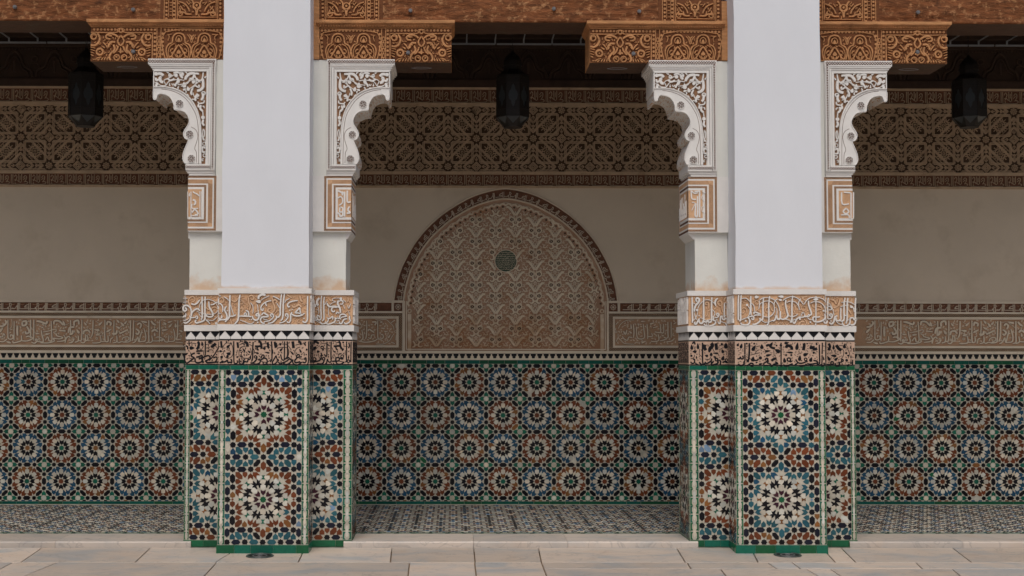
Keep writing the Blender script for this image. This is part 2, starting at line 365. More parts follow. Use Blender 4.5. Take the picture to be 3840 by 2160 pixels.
# ------------------------------------------------------------------ zellige patterns (units of the drawing)
def orbit(poly, sym):
    out = [poly]
    if 'd' in sym: out += [[(y, x) for x, y in p] for p in out]
    if 'x' in sym: out += [[(-x, y) for x, y in p] for p in out]
    if 'y' in sym: out += [[(x, -y) for x, y in p] for p in out]
    if 'r' in sym:                       # eight turns
        o2 = []
        for i in range(8):
            c, s = math.cos(i*math.pi/4), math.sin(i*math.pi/4)
            o2 += [[(x*c-y*s, x*s+y*c) for x, y in p] for p in out]
        out = o2
    uniq = []; seen = set()
    for p in out:
        k = (round(sum(q[0] for q in p)/len(p)), round(sum(q[1] for q in p)/len(p)))
        if k not in seen: seen.add(k); uniq.append(p)
    return uniq
def hexa(cx, cy, L, H, ang=0):
    p = [(-L, 0), (-L*.5, -H), (L*.5, -H), (L, 0), (L*.5, H), (-L*.5, H)]
    c, s = math.cos(ang), math.sin(ang)
    return [(cx+x*c-y*s, cy+x*s+y*c) for x, y in p]
def pent(cx, top, mid, tip, hw=36): return [(cx-hw, top), (cx+hw, top), (cx+hw, mid), (cx, tip), (cx-hw, mid)]
def pillar_cell(A, B):                   # A = colour of the big ring, B = colour of the outer groups
    T = []
    def add(p, k, sym): T.extend((q, k) for q in orbit(p, sym))
    T.append((star8(0, 0, 48), 'g'))
    add([(0, 61), (33, 97), (37, 140), (0, 122), (-37, 140), (-33, 97)], 'p', 'r')
    add([(0, 127), (36, 158), (37, 214), (22, 226), (-22, 226), (-37, 214), (-36, 158)], 'W', 'r')
    add([(3, 218), (30, 250), (50, 286), (60, 268), (92, 300), (96, 205), (72, 215), (55, 172), (42, 180), (40, 214)], 'k', 'xr')
    add([(0, 222), (52, 244), (32, 292), (-32, 292), (-52, 244)], 'W', 'r')
    add([(30, 300), (66, 280), (94, 304), (94, 352), (25, 352), (10, 328)], 'W', 'xr')
    add([(-24, 354), (24, 354), (6, 328), (28, 299), (-28, 299), (-6, 328)], 'G' if A == 'b' else 'o', 'r')
    # rhomb-ended ring of sixteen arrows
    add([(185, 388), (221, 350), (221, 294), (185, 325), (149, 294), (149, 350)], A, 'xyd')
    add([(45, 358), (95, 403), (150, 403), (150, 355), (99, 300), (97, 355)], A, 'xyd')
    add([(405, 403), (355, 403), (305, 348), (305, 303), (360, 303), (405, 348)], A, 'xy')
    add([(300, 396), (265, 405), (233, 396), (233, 358), (265, 318), (300, 358)], A, 'xyd')
    add([(0, 565), (37, 528), (37, 468), (0, 428), (-37, 468), (-37, 528)], A, 'y')
    add([(125, 443), (88, 480), (44, 480), (44, 410), (88, 410)], A, 'xy')
    add([(445, 116), (410, 80), (410, 42), (445, 24), (480, 42), (480, 80)], A, 'xy')
    add([(463, 0), (445, 18), (427, 0), (445, -18)], A, 'x')
    for x, y in ((445, 448), (185, 448), (445, 183)):
        add(star8(x, y, 46), 'k', 'xy')
    add(hexa(315, 446, 70, 37), 'n', 'xy'); add(hexa(446, 310, 70, 37, math.pi/2), 'k', 'xy')
    add(pent(445, 586, 540, 497), B, 'xy'); add([(305, 586), (305, 533), (365, 478), (402, 483), (402, 543), (360, 586)], B, 'xy')
    add(pent(260, 490, 530, 568), B, 'xy'); add(pent(185, 586, 540, 500), B, 'xy')
    add([(45, 586), (90, 586), (140, 528), (140, 488), (90, 488), (44, 543)], 'k', 'xy')
    add(hexa(522, 488, 66, 36, math.pi/2), 'n', 'xy'); add(pent(522, 396, 358, 316), B, 'xy')
    add(pent(522, 215, 253, 296), B, 'xy'); add(hexa(522, 123, 66, 36, math.pi/2), 'n', 'xy'); T.extend((q, 'k') for q in orbit(star8(522, 0, 46), 'x'))
    return T
def pillar_row(B):                       # the row of stars and hexagons between two rosettes
    T = [(star8(x, 0, 46), 'k') for x in (-522, -260, 0, 260, 522)]
    T += [(hexa(x, 0, 66, 37), B if abs(x) < 200 else 'n') for x in (-392, -130, 130, 392)]
    return T
def wall_cell(A, C):
    T = []
    def add(p, k, sym): T.extend((q, k) for q in orbit(p, sym))
    T.append((star8(0, 0, 66), C))
    add([(-50, 205), (0, 176), (50, 205), (50, 125), (0, 80), (-50, 125)], 'k', 'r')
    add([(-49, 297), (0, 311), (49, 297), (49, 226), (0, 184), (-49, 226)], 'W', 'r')
    add([(52, 134), (54, 200), (119, 283), (108, 180)], 'w', 'xyd')
    add([(8, 316), (62, 370), (131, 370), (131, 292), (55, 215), (54, 300)], A, 'xyd')
    add([(180, 347), (135, 290), (133, 206), (178, 250), (214, 220), (230, 236), (230, 290)], A, 'xyd')
    return T
def wall_edge():                         # pieces along the lines between rosettes, the corner star at (0,0)
    T = [(star8(0, 0, 62), 'W')]
    for s in (1, -1):
        T.append(([(s*58, 49), (s*125, 49), (s*181, 0), (s*125, -49), (s*58, -49), (s*72, 0)], 'G'))
        T.append(([(49, s*58), (49, s*120), (0, s*176), (-49, s*120), (-49, s*58), (0, s*72)], 'G'))
        for u in (1, -1):
            T.append(([(s*200, u*54), (s*140, u*54), (s*54, u*137), (s*54, u*193), (s*115, u*193), (s*200, u*116)], 'k'))
    T += [(star8(250, 0, 57), 'k'), (star8(622, 0, 57), 'k'), (hexa(436, 0, 98, 50), 'k')]
    T += [(star8(0, 245, 57), 'k'), (star8(0, 605, 57), 'k'), (hexa(0, 425, 96, 50, math.pi/2), 'k')]
    return T
def place_tiles(T, ox, oz, kx, kz, box, fr, big, stuff, h=.0025, grow=1.045):
    """clip to box; big pieces go to a list (they become objects), the rest into one mesh"""
    tone = random.uniform(.88, 1.1)
    for poly, k in T:
        P = [(ox+x*kx, oz+y*kz) for x, y in poly]
        cx = sum(p[0] for p in P)/len(P); cz = sum(p[1] for p in P)/len(P)
        f = .97 if k in 'wW' else grow
        a_ = random.uniform(-.022, .022); dx_ = random.uniform(-.0006, .0006); dz_ = random.uniform(-.0006, .0006); f *= random.uniform(.985, 1.01)
        P = [(cx+dx_+((p[0]-cx)-(p[1]-cz)*a_)*f, cz+dz_+((p[1]-cz)+(p[0]-cx)*a_)*f) for p in P]
        P = clip(P, *box)
        if not P: continue
        A = abs(sum(P[i][0]*P[(i+1) % len(P)][1]-P[(i+1) % len(P)][0]*P[i][1] for i in range(len(P))))/2
        if random.random() < .012: k = random.choice('tBogW' if k in 'tbBoGkn' else 'Ww')
        big.append((A, P, fr, tuple(min(1, q*tone) for q in tcol(k)), h))
def emit_tiles(pieces, parent, name, limit=290):
    pieces.sort(key=lambda q: -q[0])
    for A, P, fr, c, h in pieces[:limit]:
        b = MB(); b.prism(fr, P, -.001, h, 0, c, tilt=.035); b.build('tile', M_tile, parent)
    b = MB()
    for A, P, fr, c, h in pieces[limit:]: b.prism(fr, P, -.001, h, 0, c, tilt=.035)
    b.build(name, M_tile, parent, kind='stuff')
def bricks(fr, x0, x1, z0, z1, lst, L=.12, h=.003):   # one course of green glazed border bricks
    x = x0
    while x < x1-.001:
        l = min(L*random.uniform(.6, 1.35), x1-x)
        if x1-x-l < .02: l = x1-x
        k = 'G' if random.random() < .4 else 'g'
        c = tcol(k)
        lst.append((l*(z1-z0), [(x+.001, z0+.001), (x+l-.001, z0+.001), (x+l-.001, z1-.001), (x+.001, z1-.001)], fr, c, h)); x += l
def border_strip(fr, x0, x1, z0, z1, lst):            # white stars and long lozenges on green, running upward
    W = x1-x0; cx = (x0+x1)/2; per = .143*(z1-z0)/round((z1-z0)/.143)/.143*1.0; n = round((z1-z0)/.143); p = (z1-z0)/n
    for i in range(n):
        zb = z0+i*p
        for s in (-1, 1):
            xo = cx+s*W*.49; xi = cx+s*W*.30; xn = cx+s*W*.14
            for (a, b) in ((0, .5), (.5, 1)):
                za, zc = zb+p*(a+.012), zb+p*(b-.012); zm = (za+zc)/2
                if a == 0: Q = [(xo, za), (xn, za), (xi, za+p*.09), (xi, zc-p*.14), (xn, zc-p*.05), (xo, zc)]
                else: Q = [(xo, za), (xn, za+p*.05), (xi, za+p*.14), (xi, zc-p*.09), (xn, zc), (xo, zc)]
                if s < 0: Q.reverse()
                lst.append((W*p*.1, Q, fr, tcol('G' if random.random() < .25 else 'g'), .0025))
        for z, L in ((zb, .10),):
            if i: lst.append((1e-5, star8(cx, z, W*.21), fr, tcol('W'), .0027))
        lst.append((2e-5, [(cx, zb+p*.13), (cx+W*.17, zb+p*.24), (cx+W*.17, zb+p*.76), (cx, zb+p*.87), (cx-W*.17, zb+p*.76), (cx-W*.17, zb+p*.24)], fr, tcol('W'), .0027))
def merlons(mb, fr, x0, x1, z0, z1, p, kind, mw, mk):
    """white stepped merlons on a black glazed ground"""
    H = z1-z0; n = max(1, round((x1-x0)/p)); p = (x1-x0)/n
    mb.rect(fr, x0, z0, x1, z1, 0, .001, mk)
    if kind == 'pillar': st = [(.30, .96), (.42, .80), (.55, .62), (.68, .45), (.80, .28), (.88, .16)]
    else: st = [(.26, 1), (.34, .62), (.58, .50), (.66, .30), (.86, .22)]
    for i in range(n):
        c = x0+(i+.5)*p; L = []; R = []; z = 0
        for k, (zz, ww) in enumerate(st):
            hw = ww*p/2*(.998 if k else 1)
            L += [(c-hw, z0+z*H), (c-hw, z0+zz*H)]; R += [(c+hw, z0+z*H), (c+hw, z0+zz*H)]; z = zz
        poly = R+[(c, z0+H*(.99 if kind == 'pillar' else .97))]+L[::-1]
        mb.prism(fr, poly, 0, .003, mw)
# ------------------------------------------------------------------ traced lettering
TXT_A = """60 815,230 820,600 825,950 815,1060 780,1130;62 935,230 930,600 930,1000 920,1110 850,1180 700,1230 590,1250 550,1200 580,1140;
60 935,900 1000,990 1120,1020 1220,990 1235,900 1180,780 1110,660 1085,540 1080,420;50 1150,550 1250,530 1350,470 1440,440;
48 550,1060 590,980 640,1020 630,1080 580,1090;45 540,1030 450,1050 380,1040 330,970;50 360,1020 370,1100 290,1200 180,1260 100,1220;40 70,1040 110,990 130,960 150,1020 185,980 190,890;
62 390,950 400,800 350,660 250,580 140,580 90,640 90,750 150,790 215,740 190,680 150,670;60 400,1000 420,860 540,740 640,700 730,780;60 400,510 500,540 600,500 670,430 720,360;
26 70,300 250,300;26 75,450 260,440;24 700,690 750,500 860,370 1050,340 1230,390 1330,450;24 1370,500 1440,700 1380,840 1250,910 950,910 750,860 600,790;24 70,1150 200,1140 330,1060;24 690,870 730,960 790,1020;24 960,1130 1200,1160 1300,1120 1400,1010;40 960,1140 1050,1200 1120,1290;110 1370,1270;80 1450,690"""
LOW_A = """55 400,650 300,500 280,380 340,270 450,230 530,300 510,400 420,430;60 980,640 1030,720 1120,720 1250,640 1330,640 1400,700;50 1280,700 1290,790;60 300,1300 400,1230 460,1200"""
TXT_A2 = """55 1440,1180 1530,1130 1700,1120 1780,1040 1760,900 1690,760 1720,660 1760,610;50 1520,1120 1490,1050;50 1575,950 1575,1060;62 1900,170 1890,400 1880,700 1880,950 1850,1050 1780,1130 1710,1210;
48 1890,990 2000,990 2080,960 2130,940;62 2290,160 2250,400 2240,700 2230,950 2210,1120 2150,1220 2080,1290;50 2250,990 2400,985 2520,985;45 1450,480 1540,520 1600,600 1620,720 1615,830;30 1650,240 1750,290 1860,390;24 1920,540 1980,760 2040,940;30 1450,190 1530,210;24 1420,905 1560,890;45 1790,780"""
LOW_A2 = """70 1480,330 1560,260 1650,330 1640,430 1560,450;60 1950,360 2060,430 2150,380 2250,230;55 1920,1080 1930,1180 1960,1290;50 2120,1060 2180,1120;40 2300,440 2370,380 2400,500 2300,520"""
TXT_B = """50 0,940 120,945 300,950 430,970;36 160,900 180,840 230,830 245,890 200,920 160,900;50 220,740 300,770 330,850 330,930;56 470,940 490,1030 560,1090 640,1090 700,1020 710,920 670,850 620,870 610,920 670,940;40 365,1070;40 435,1070;60 670,1175;
52 810,910 850,840 900,830 980,880 1060,940 1000,970 880,970 800,1010 770,1080 790,1160 860,1210 930,1200;42 1200,960 1150,940 1150,880 1200,860 1240,910 1240,990 1150,1080 1050,1130 900,1150;50 1330,930 1370,1000 1290,1110 1180,1190 1040,1210;
56 1550,130 1520,400 1500,700 1500,880 1440,980 1370,980;56 1660,120 1620,400 1610,700 1600,950 1570,1060 1520,1110;44 1740,960 1700,930 1700,880 1750,860 1790,920 1780,1000 1700,1110 1600,1170 1470,1200;50 1940,800 1890,880 1890,1000 1880,1110 1820,1190 1740,1150;
50 1920,860 2000,920 2130,940 2280,920 2400,840;48 2260,870 2180,830 2060,820 2130,740 2220,640 2240,760 2270,890;45 1860,730;45 1950,700;54 2520,200 2515,500 2510,800 2510,1060 2460,1160 2390,1180 2330,1130;50 2385,1030;
80 700,310 700,220 800,150 900,150 940,190;110 620,400 740,410;44 1170,370 1000,410 860,500 790,600 790,700 860,730 870,650;42 960,450 970,520 1000,570;48 2150,370 1970,390 1820,450 1770,540 1810,610 1860,570;
24 400,450 480,560 500,700 480,850;24 640,500 670,600 680,750 720,880 790,960;24 790,370 900,280 1100,190;36 1230,210 1350,260 1480,340;24 1370,470 1430,560 1470,640;24 860,1040 960,1080 1040,1090;24 1670,450 1720,360 1860,290;24 0,1090 200,1160 330,1220 450,1220 540,1150"""
LOW_B = """70 1190,250 1230,450 1290,600 1270,750 1150,820 1040,760 1060,680 1150,670;70 320,250 330,450 390,560 350,720;60 330,220 440,170 520,260 470,330 400,300;50 150,650 100,700 110,780;80 1930,540 1990,610 2080,580 2200,520 2280,620;80 2230,200 2260,350 2330,400;60 2340,480;70 1230,400 1300,330 1380,400 1320,460;60 1750,160 1850,210 1930,260;40 2200,1060 2120,1150 2230,1200;40 520,850 620,760 720,740;40 1300,850 1380,760 1470,740"""
TXT_C = """54 690,200 670,400 665,700 670,1000 650,1110 600,1140 540,1120 510,1030 540,960 590,980 600,1050;54 800,240 775,400 775,700 780,1000 770,1120 710,1170;44 540,1120 460,1150 360,1130 350,1040;50 900,1040 940,1080 1020,1070 1060,1040 1100,1000 1130,1060 1100,1120;
48 940,1080 940,1180 860,1250 720,1290 640,1240 630,1190;50 1200,1040 1220,1130 1190,1200 1060,1270 930,1300 850,1240 840,1190;44 1220,1060 1290,1090 1300,1030 1330,1080 1400,1070;48 1440,1110 1390,1060 1400,970 1450,920 1560,920 1660,990 1560,1010 1430,1040;
50 1250,910 1290,840 1380,880;54 1680,1090 1570,1110 1520,1170 1460,1280 1390,1260 1380,1200;54 1780,980 1770,1100 1820,1180;54 1800,1180 1720,1250 1620,1290 1560,1230;44 1295,1175;44 1355,1160;46 520,745;90 1440,270 1430,330;70 1340,380 1310,480 1350,590 1400,700 1420,860;
46 1360,420 1450,380 1520,440 1490,520 1410,520;60 1340,640 1200,610 1000,620 930,560 900,490;56 1280,650 1150,640 1080,700 1090,790 1160,820 1200,770;90 600,290 520,380 510,500 560,580;56 340,510 420,530 460,630;
24 970,660 950,800 970,950 990,1030;24 800,570 900,410;24 1000,570 1100,480 1230,430 1120,390 1150,300 1390,290;24 1520,350 1620,450;24 1530,560 1590,700;24 1700,560 1740,690 1820,500;24 1730,800 1780,940;24 540,620 580,750 575,900;24 290,240 390,400;24 310,620 400,900 460,1120;24 490,1180 620,1250;24 1170,1250 1360,1280"""
LOW_C = """50 400,900 430,830 500,820 520,880;50 1600,870 1660,790 1790,780;50 400,1240 440,1290 480,1220;70 1700,260 1720,360 1680,440;60 340,220 400,260 470,200;60 960,300 1050,400 1120,330"""
TXT_D = """54 715,240 725,500 730,800 735,1050 725,1160;58 1140,230 1135,500 1140,800 1135,1060 1100,1160 1040,1190 980,1140 970,1060;58 990,1010 930,1100 880,1200 830,1210 810,1160 840,1140;56 1435,240 1425,500 1425,800 1425,1060 1380,1140 1310,1130 1280,1050;50 1290,1100 1220,1140 1150,1110;
50 1480,1090 1540,1080 1570,1160 1510,1230 1350,1280 1200,1260 1150,1200;44 1245,1210;44 1310,1210;48 1540,960 1600,980 1680,920 1680,840 1630,820 1610,880 1660,900;48 1510,950 1480,1060;54 1615,1060;50 1830,930 1760,930 1740,1050 1740,1170 1690,1190 1650,1120;48 1800,930 1820,1020 1880,1050 1930,990;48 1930,980 1990,1040 2060,1000 2070,900;
46 1890,450 1885,700 1880,980;54 2060,250 2060,500 2065,700 2070,950;40 1930,915;46 2100,1180 2080,1240 1990,1260 1930,1190;66 900,400 860,340 890,270 960,290 980,360 930,450 850,540 810,650 800,760;90 870,700 910,710;56 1570,540 1550,430 1590,330 1650,280;
24 930,650 980,520 1100,390;24 1170,345 1290,330 1400,360;24 1450,400 1540,480 1590,580;24 1450,690 1530,770 1530,880 1450,980;24 1170,1050 1280,1090 1400,1030;24 760,1080 880,980;24 1020,980 1110,1020;24 920,780 890,920;24 750,440 830,490;24 800,790 840,980 900,1060;24 1780,1120 1900,1170 2050,1170;24 2020,480 1900,440;44 870,930;44 970,910"""
LOW_D = """55 1320,640 1330,540 1310,430 1230,420 1210,490 1280,520;44 1200,960 1280,870 1300,740 1400,690;60 1790,560 1700,520 1650,430 1720,370 1800,430 1800,600 1830,770;46 1910,640 1980,650 1990,720;60 1880,380 1900,290 1960,240;60 1530,670 1590,600;60 1790,820"""
TXT_E = """50 85,160 70,500 75,900 70,1060;52 180,170 150,500 155,900 155,1060 120,1110;52 525,200 520,500 530,880;50 400,960 460,1020 490,1120 440,1220 320,1240 200,1220 160,1160;70 340,1095;44 400,965 500,940 580,920 630,970 620,1040 570,1040 560,980;50 640,910 740,880 880,880 820,830 700,780 640,790 650,850;
50 985,240 965,500 965,900 950,1040 900,1060 850,1000;50 840,1000 870,1080 800,1160 680,1220 590,1210;50 1205,200 1175,500 1175,900 1175,1100 1150,1210 1100,1250;50 1300,1070 1350,1090 1400,1050 1430,960 1440,880;54 1470,900 1480,1000 1530,1040 1590,1000 1590,860 1595,740;54 1600,1000 1680,1040 1800,1000 1870,900 1850,800 1800,600 1780,450 1800,340;
52 2040,180 2015,500 2015,900 2010,1060 1990,1140 1940,1120;46 2290,1060 2280,1000 2220,1000 2160,1080 2120,1170 2070,1170 2050,1110;42 2280,950 2310,1000 2300,1060;90 700,230 800,230;80 1530,210 1680,220;70 1540,330 1620,340;80 390,520;
26 850,340 960,270 1100,255 1250,275 1400,360 1500,500 1550,640 1560,740;26 850,500 950,420 1100,375 1230,390 1350,490 1380,640 1370,770 1290,890 1180,950 1100,955 980,930;26 1690,360 1800,280 1950,225 2080,220 2200,270 2330,370 2420,500;26 1830,430 1950,380 2070,390 2180,450 2250,560 2290,700;
26 2220,850 2130,920 2000,935 1890,910;26 1800,1030 1900,1070 2050,1070 2160,1030;26 50,1060 200,1050 380,980;26 420,560 490,660 490,800 440,930;26 180,290 350,280 500,400;26 560,460 640,560 660,740;26 930,1090 1020,1140 1130,1140 1300,1090;24 830,340 840,500 815,670;24 1450,640 1470,760 1460,870;24 1370,490 1400,380 1500,290"""
LOW_E = """46 380,800 370,680 280,620 200,680 190,780 250,820 300,760;48 1150,600 1060,660 1080,760 1140,780;60 1240,570 1290,700 1370,740;o 42 70 750,430;o 40 60 1410,570;45 1500,1260 1560,1170 1660,1180 1700,1120;45 1770,1160 1840,1240 1900,1180;o 36 60 350,310;50 690,730 780,690 840,730;40 1700,860 1760,820;40 2090,740 2160,830 2260,830;50 2110,480 2140,620;60 2370,220 2430,300;46 2270,1240 2350,1120 2450,1110"""
TXT_F = """42 130,950 280,960 345,930 365,880;40 350,940 430,940 450,890;40 430,940 510,920 490,850;52 500,900 590,860 570,740 520,600 490,480 490,370;50 900,940 820,960 700,950 650,1000 660,1080 760,1130 900,1120 1020,1070 1090,1000 1090,900 1070,840;36 755,330 755,600 755,1000 755,1100;90 755,220 755,300;36 750,1180 750,1230 720,1260;64 555,1140;64 1035,730;
48 1040,1110 1080,1170 1150,1160 1170,1080;60 670,310 740,330 840,310;26 330,500 400,380 500,290 640,250 760,250 900,260 1030,320 1120,420;26 560,460 650,410 760,400 900,430 1020,520 1090,660 1090,800;26 450,970 520,1040 620,1060;26 -100,220 60,260 180,350 300,500;26 210,290 130,420 130,560 170,690;26 280,770 220,910;26 300,770 350,870"""
LOW_F = """o 40 85 310,640;46 620,480 660,590 760,600;50 800,560 920,590 990,660;46 820,740 850,680 970,690;56 930,500 960,620;60 230,220 330,240;50 300,300 380,350;50 350,220 500,190;46 140,1250 180,1140 350,1130;46 340,1030 400,1090 430,1160 380,1250;50 1040,200 1050,280 1000,280"""
TXT_F2 = """54 1210,260 1180,400 1180,700 1180,1030;52 1815,260 1775,450 1770,800 1770,1040 1700,1110 1640,1080;52 1915,260 1890,450 1885,800 1880,1060 1840,1190;52 1660,620 1650,850 1650,1040 1580,1090 1500,1060 1480,970;58 1530,910 1450,950 1420,1050 1390,1150 1310,1210 1240,1150;54 2200,260 2180,450 2180,800 2180,1000 2230,1050 2140,1050 2090,980 1990,1010;
50 2190,1080 2170,1180 2100,1240 2000,1230;50 1990,1000 1980,1180 1900,1260 1800,1280 1730,1220 1710,1150;46 1190,1030 1290,1010 1350,930 1330,850 1260,860 1260,910 1330,930;38 1790,900 1890,900;44 1210,570 1310,600 1310,680 1230,700;80 2000,550 2050,600;34 2040,560 2120,650 2140,780;
24 1680,430 1850,400 2020,430 2150,510;24 1640,580 1800,540 1930,520;24 1450,1040 1550,1180 1700,1230;24 1950,1060 1850,1080;24 1210,440 1300,540 1370,700 1410,900;56 1295,1100"""
LOW_F2 = """80 1300,310 1430,360 1500,480;80 1640,320 1600,480 1560,560;70 1420,620 1560,560;70 2060,280 2040,400;70 1940,680 2000,760 2040,850;50 1390,1240 1550,1250 1680,1230;50 1440,750 1540,720"""
BLK_G = """50 250,1080 200,1080 140,980 120,800 110,700;60 230,1090 330,1030 430,950 520,870 430,830 400,760 470,710 550,690;60 560,900 560,1000 620,1070 760,1060 860,1000;66 600,850 720,830 820,780 840,860 760,900 700,920;80 840,860 850,1000 900,1080;60 720,900 850,880 950,830 1080,790 1150,830 1150,900 1080,960 960,1000;
60 970,1000 1050,1070 1250,1060 1400,1050 1500,1050;46 1120,990 1250,850 1350,720 1430,580 1500,460 1520,240;50 1290,880 1400,840 1440,900 1400,1000 1350,1050;50 970,210 965,500 965,780;130 370,480 500,480;100 650,240 710,300 680,450 620,540;90 830,240 850,370;90 1100,240 1280,230;110 1200,450 1300,380 1390,300;60 600,620 700,600 870,600;
60 620,690 740,700;70 170,740 260,690;60 190,380 260,450 250,540;60 150,560;50 310,200 320,400;22 340,300 480,290 600,310;22 990,350 1150,310 1300,340 1450,480;22 900,400 800,560;22 1000,490 1160,440;22 910,570 890,700 930,810;22 710,420 780,560;22 1050,600 1200,550 1280,600 1280,680;54 1215,785;54 1420,750;22 300,880 430,920;22 380,1020 540,1030;50 1020,600 1110,620"""
BLK_G2 = """80 1600,210 1620,400 1640,470;50 1820,200 1810,260;90 1850,450 1960,350;50 1990,250 2010,320;80 1560,610 1640,610;110 1590,840 1640,850;90 1880,730 1850,850;110 1840,700 1950,720;50 2110,210 2115,500 2115,900 2130,1080 2200,1110 2270,1060 2240,980;60 1540,1080 1620,1050 1660,1000 1660,1090;60 1660,1050 1780,1030 1850,970 1880,1090;
56 1880,1090 1960,1050 2020,1080 2030,1000 1990,930;80 2260,250 2280,400 2290,480;70 2240,850 2300,830;50 2340,900 2330,1060 2400,1130 2500,1110 2550,1000;22 1660,560 1700,400 1800,290 1950,290 2060,400 2080,600 2070,760 1990,860 1860,900 1740,820 1700,700 1690,600;60 2530,760;22 2340,370 2440,300 2560,280;22 2320,800 2330,600 2400,450 2540,420;60 1740,600"""
BLK_H = """100 150,220 260,260 280,400;50 340,230 380,240;50 490,220 475,500 470,800 430,950;60 120,480 180,570;54 160,705;54 245,705;60 300,550 370,610;22 180,520 80,580 50,700 100,800 230,830 350,800 430,650 380,450;60 0,1040 80,1050 130,980 130,880;50 110,930 200,950 280,960 300,880 380,850 390,740;56 390,1000 480,1000 560,940 620,850 620,750;o 44 45 575,775;
55 500,1030 600,1050 720,1010 760,920 720,860 680,900;50 740,900 830,860 900,760 860,700 800,760 780,830;50 880,820 960,830 1010,900 1010,980 950,1050 870,1040 860,950;50 1040,1045;50 1120,1045;50 1060,740;80 680,210 750,220 790,320 800,480;76 550,380 650,390 750,370;56 640,420 640,500 700,510;100 870,450 920,470;80 1030,230 1050,400 1090,450;60 950,220;
60 560,610 680,650;56 930,600 1080,630;50 1170,200 1185,400 1190,700 1180,880 1120,960;80 1290,210 1310,350 1330,440;50 1350,250 1370,430;48 1330,740 1280,840 1210,960 1210,1030 1270,1050 1350,990 1400,920;44 1340,720 1380,860 1440,900;o 30 35 1410,900;48 1430,960 1480,1030 1560,1010 1680,960 1780,900 1830,830 1790,790 1740,850;
44 1660,200 1655,500 1650,800 1630,900 1570,880 1540,820 1510,680;50 1755,200 1765,400 1770,700 1730,810 1660,870;90 1490,310 1530,290;70 1580,450 1500,540;60 1420,680;56 1640,960 1630,1030 1720,1060 1830,1020 1910,930 1890,850 1840,880;100 1960,200 1980,350 1990,450;60 1870,560 1980,680;50 2300,770 2200,780 2110,800 2110,720 2180,690 2220,740;
54 2120,820 2040,900 2050,980 2140,980 2240,950;50 1970,870 1960,980 2030,1060 2150,1070 2260,1000 2290,960;76 2160,210 2240,230 2270,330;60 2210,490 2270,600;22 2230,410 2100,470 2040,600 2060,730;50 2440,220 2400,300 2450,350;70 2470,480 2480,520;50 2440,790 2460,930 2400,990 2320,960;o 34 40 2430,850;46 2555,200 2550,500 2550,900 2510,1060;50 2390,700;50 2460,690;
22 0,320 140,270;22 0,480 90,400 210,390;22 350,310 450,370;22 490,460 540,560 530,660;22 820,300 950,280 1090,320 1150,360;22 880,400 1020,390;22 1220,500 1230,650;22 1380,350 1450,320;22 1560,300 1700,300 1800,370 1910,530;22 1370,500 1450,430 1620,420 1780,450 1820,600 1790,740;22 2060,340 2230,290;22 760,930 900,970 1030,960 1150,870;22 2200,830 2320,860 2430,830"""
BLK_I = """50 965,240 960,500 955,800 910,850 850,760;50 720,700 740,790 800,820;50 1140,230 1130,500 1130,900 1130,1060 1060,1090 1000,1030 985,950;50 985,960 960,1060 930,1160 880,1150;o 56 55 820,950;58 850,1010 780,1150 650,1170 550,1150;58 700,800 720,900 650,1020 520,1060 400,1080 340,1010;o 56 65 440,970;50 330,1170 430,1110;
84 400,350 420,260 520,250 620,320;110 380,600 420,520 520,480;o 48 55 760,480;90 780,570 800,580;100 570,650 640,650;56 535,800;50 1020,780;56 1020,870;84 1440,230 1510,300 1520,430 1580,540;76 1240,430 1350,420 1480,410;56 1330,450 1360,560 1420,560;120 1600,560 1620,570;60 1220,630 1310,670;60 1380,270;50 1450,760 1580,720;
58 1170,1060 1300,1050 1440,1040 1480,960 1440,900 1340,920 1330,1020;58 1500,900 1580,960 1650,930;o 46 60 1600,850;56 1330,1060 1400,1170 1550,1170 1680,1090;50 1780,230 1780,500 1775,900 1780,1050 1720,1090;56 1870,270 1900,400 1860,510;o 56 55 1855,1050;50 1860,940 1880,780;50 1970,240 1965,500 1960,900 1960,1100;
22 670,340 800,310 930,310 1080,400;22 570,470 480,560 460,700;22 1170,480 1230,620;22 1250,740 1320,900;22 1230,780 1160,950;22 1380,700 1470,870;22 1730,600 1720,800;22 600,740 640,900 740,1000;24 350,700 340,980;56 1140,1150;56 1240,1140;50 1845,1170;30 1440,1040 1580,1070 1690,1090;22 1830,440 1650,440;22 990,370 1080,430;80 1640,270"""
BLK_J = """46 410,190 415,270;24 420,160 470,130 480,180;50 480,330 500,325;24 440,330 520,310;24 640,140 640,300 640,500 650,590;50 690,180 680,240 710,300;56 820,150 850,200 790,270;80 790,290 800,290;50 920,150 930,230 940,290;50 1045,170;60 1130,160 1130,240;24 1190,150 1215,190 1190,200;44 1050,290 1070,340;50 1200,340 1210,340;
46 820,360 820,400;28 860,360 960,365;40 700,410 740,420;50 405,415;22 390,540 420,575 470,560 470,490 440,490;22 490,560 520,600 550,590;24 570,550 620,600 680,590 700,540;24 700,570 750,570 820,520 830,470;o 24 28 935,495;24 820,540 850,560 870,520;28 830,560 830,610 890,600 960,570 960,490;24 990,500 1020,540 1010,600;50 1080,430 1060,490;
24 1060,560 1100,540 1170,560 1240,550;o 20 26 1140,505;o 26 24 1215,480;24 870,440 910,440 900,480;24 400,605;24 480,605;26 610,615;26 710,615;26 1130,605;26 1230,605;9 580,270 570,380 620,430;9 660,190 760,190;9 850,260 890,340;9 990,200 1100,185;9 990,290 1080,240;9 690,480 780,490 820,420;9 450,200 490,300;9 390,480 460,450 470,390;
9 960,370 990,420;9 1100,310 1150,340 1140,400;40 540,160 545,260;22 510,420 515,470"""
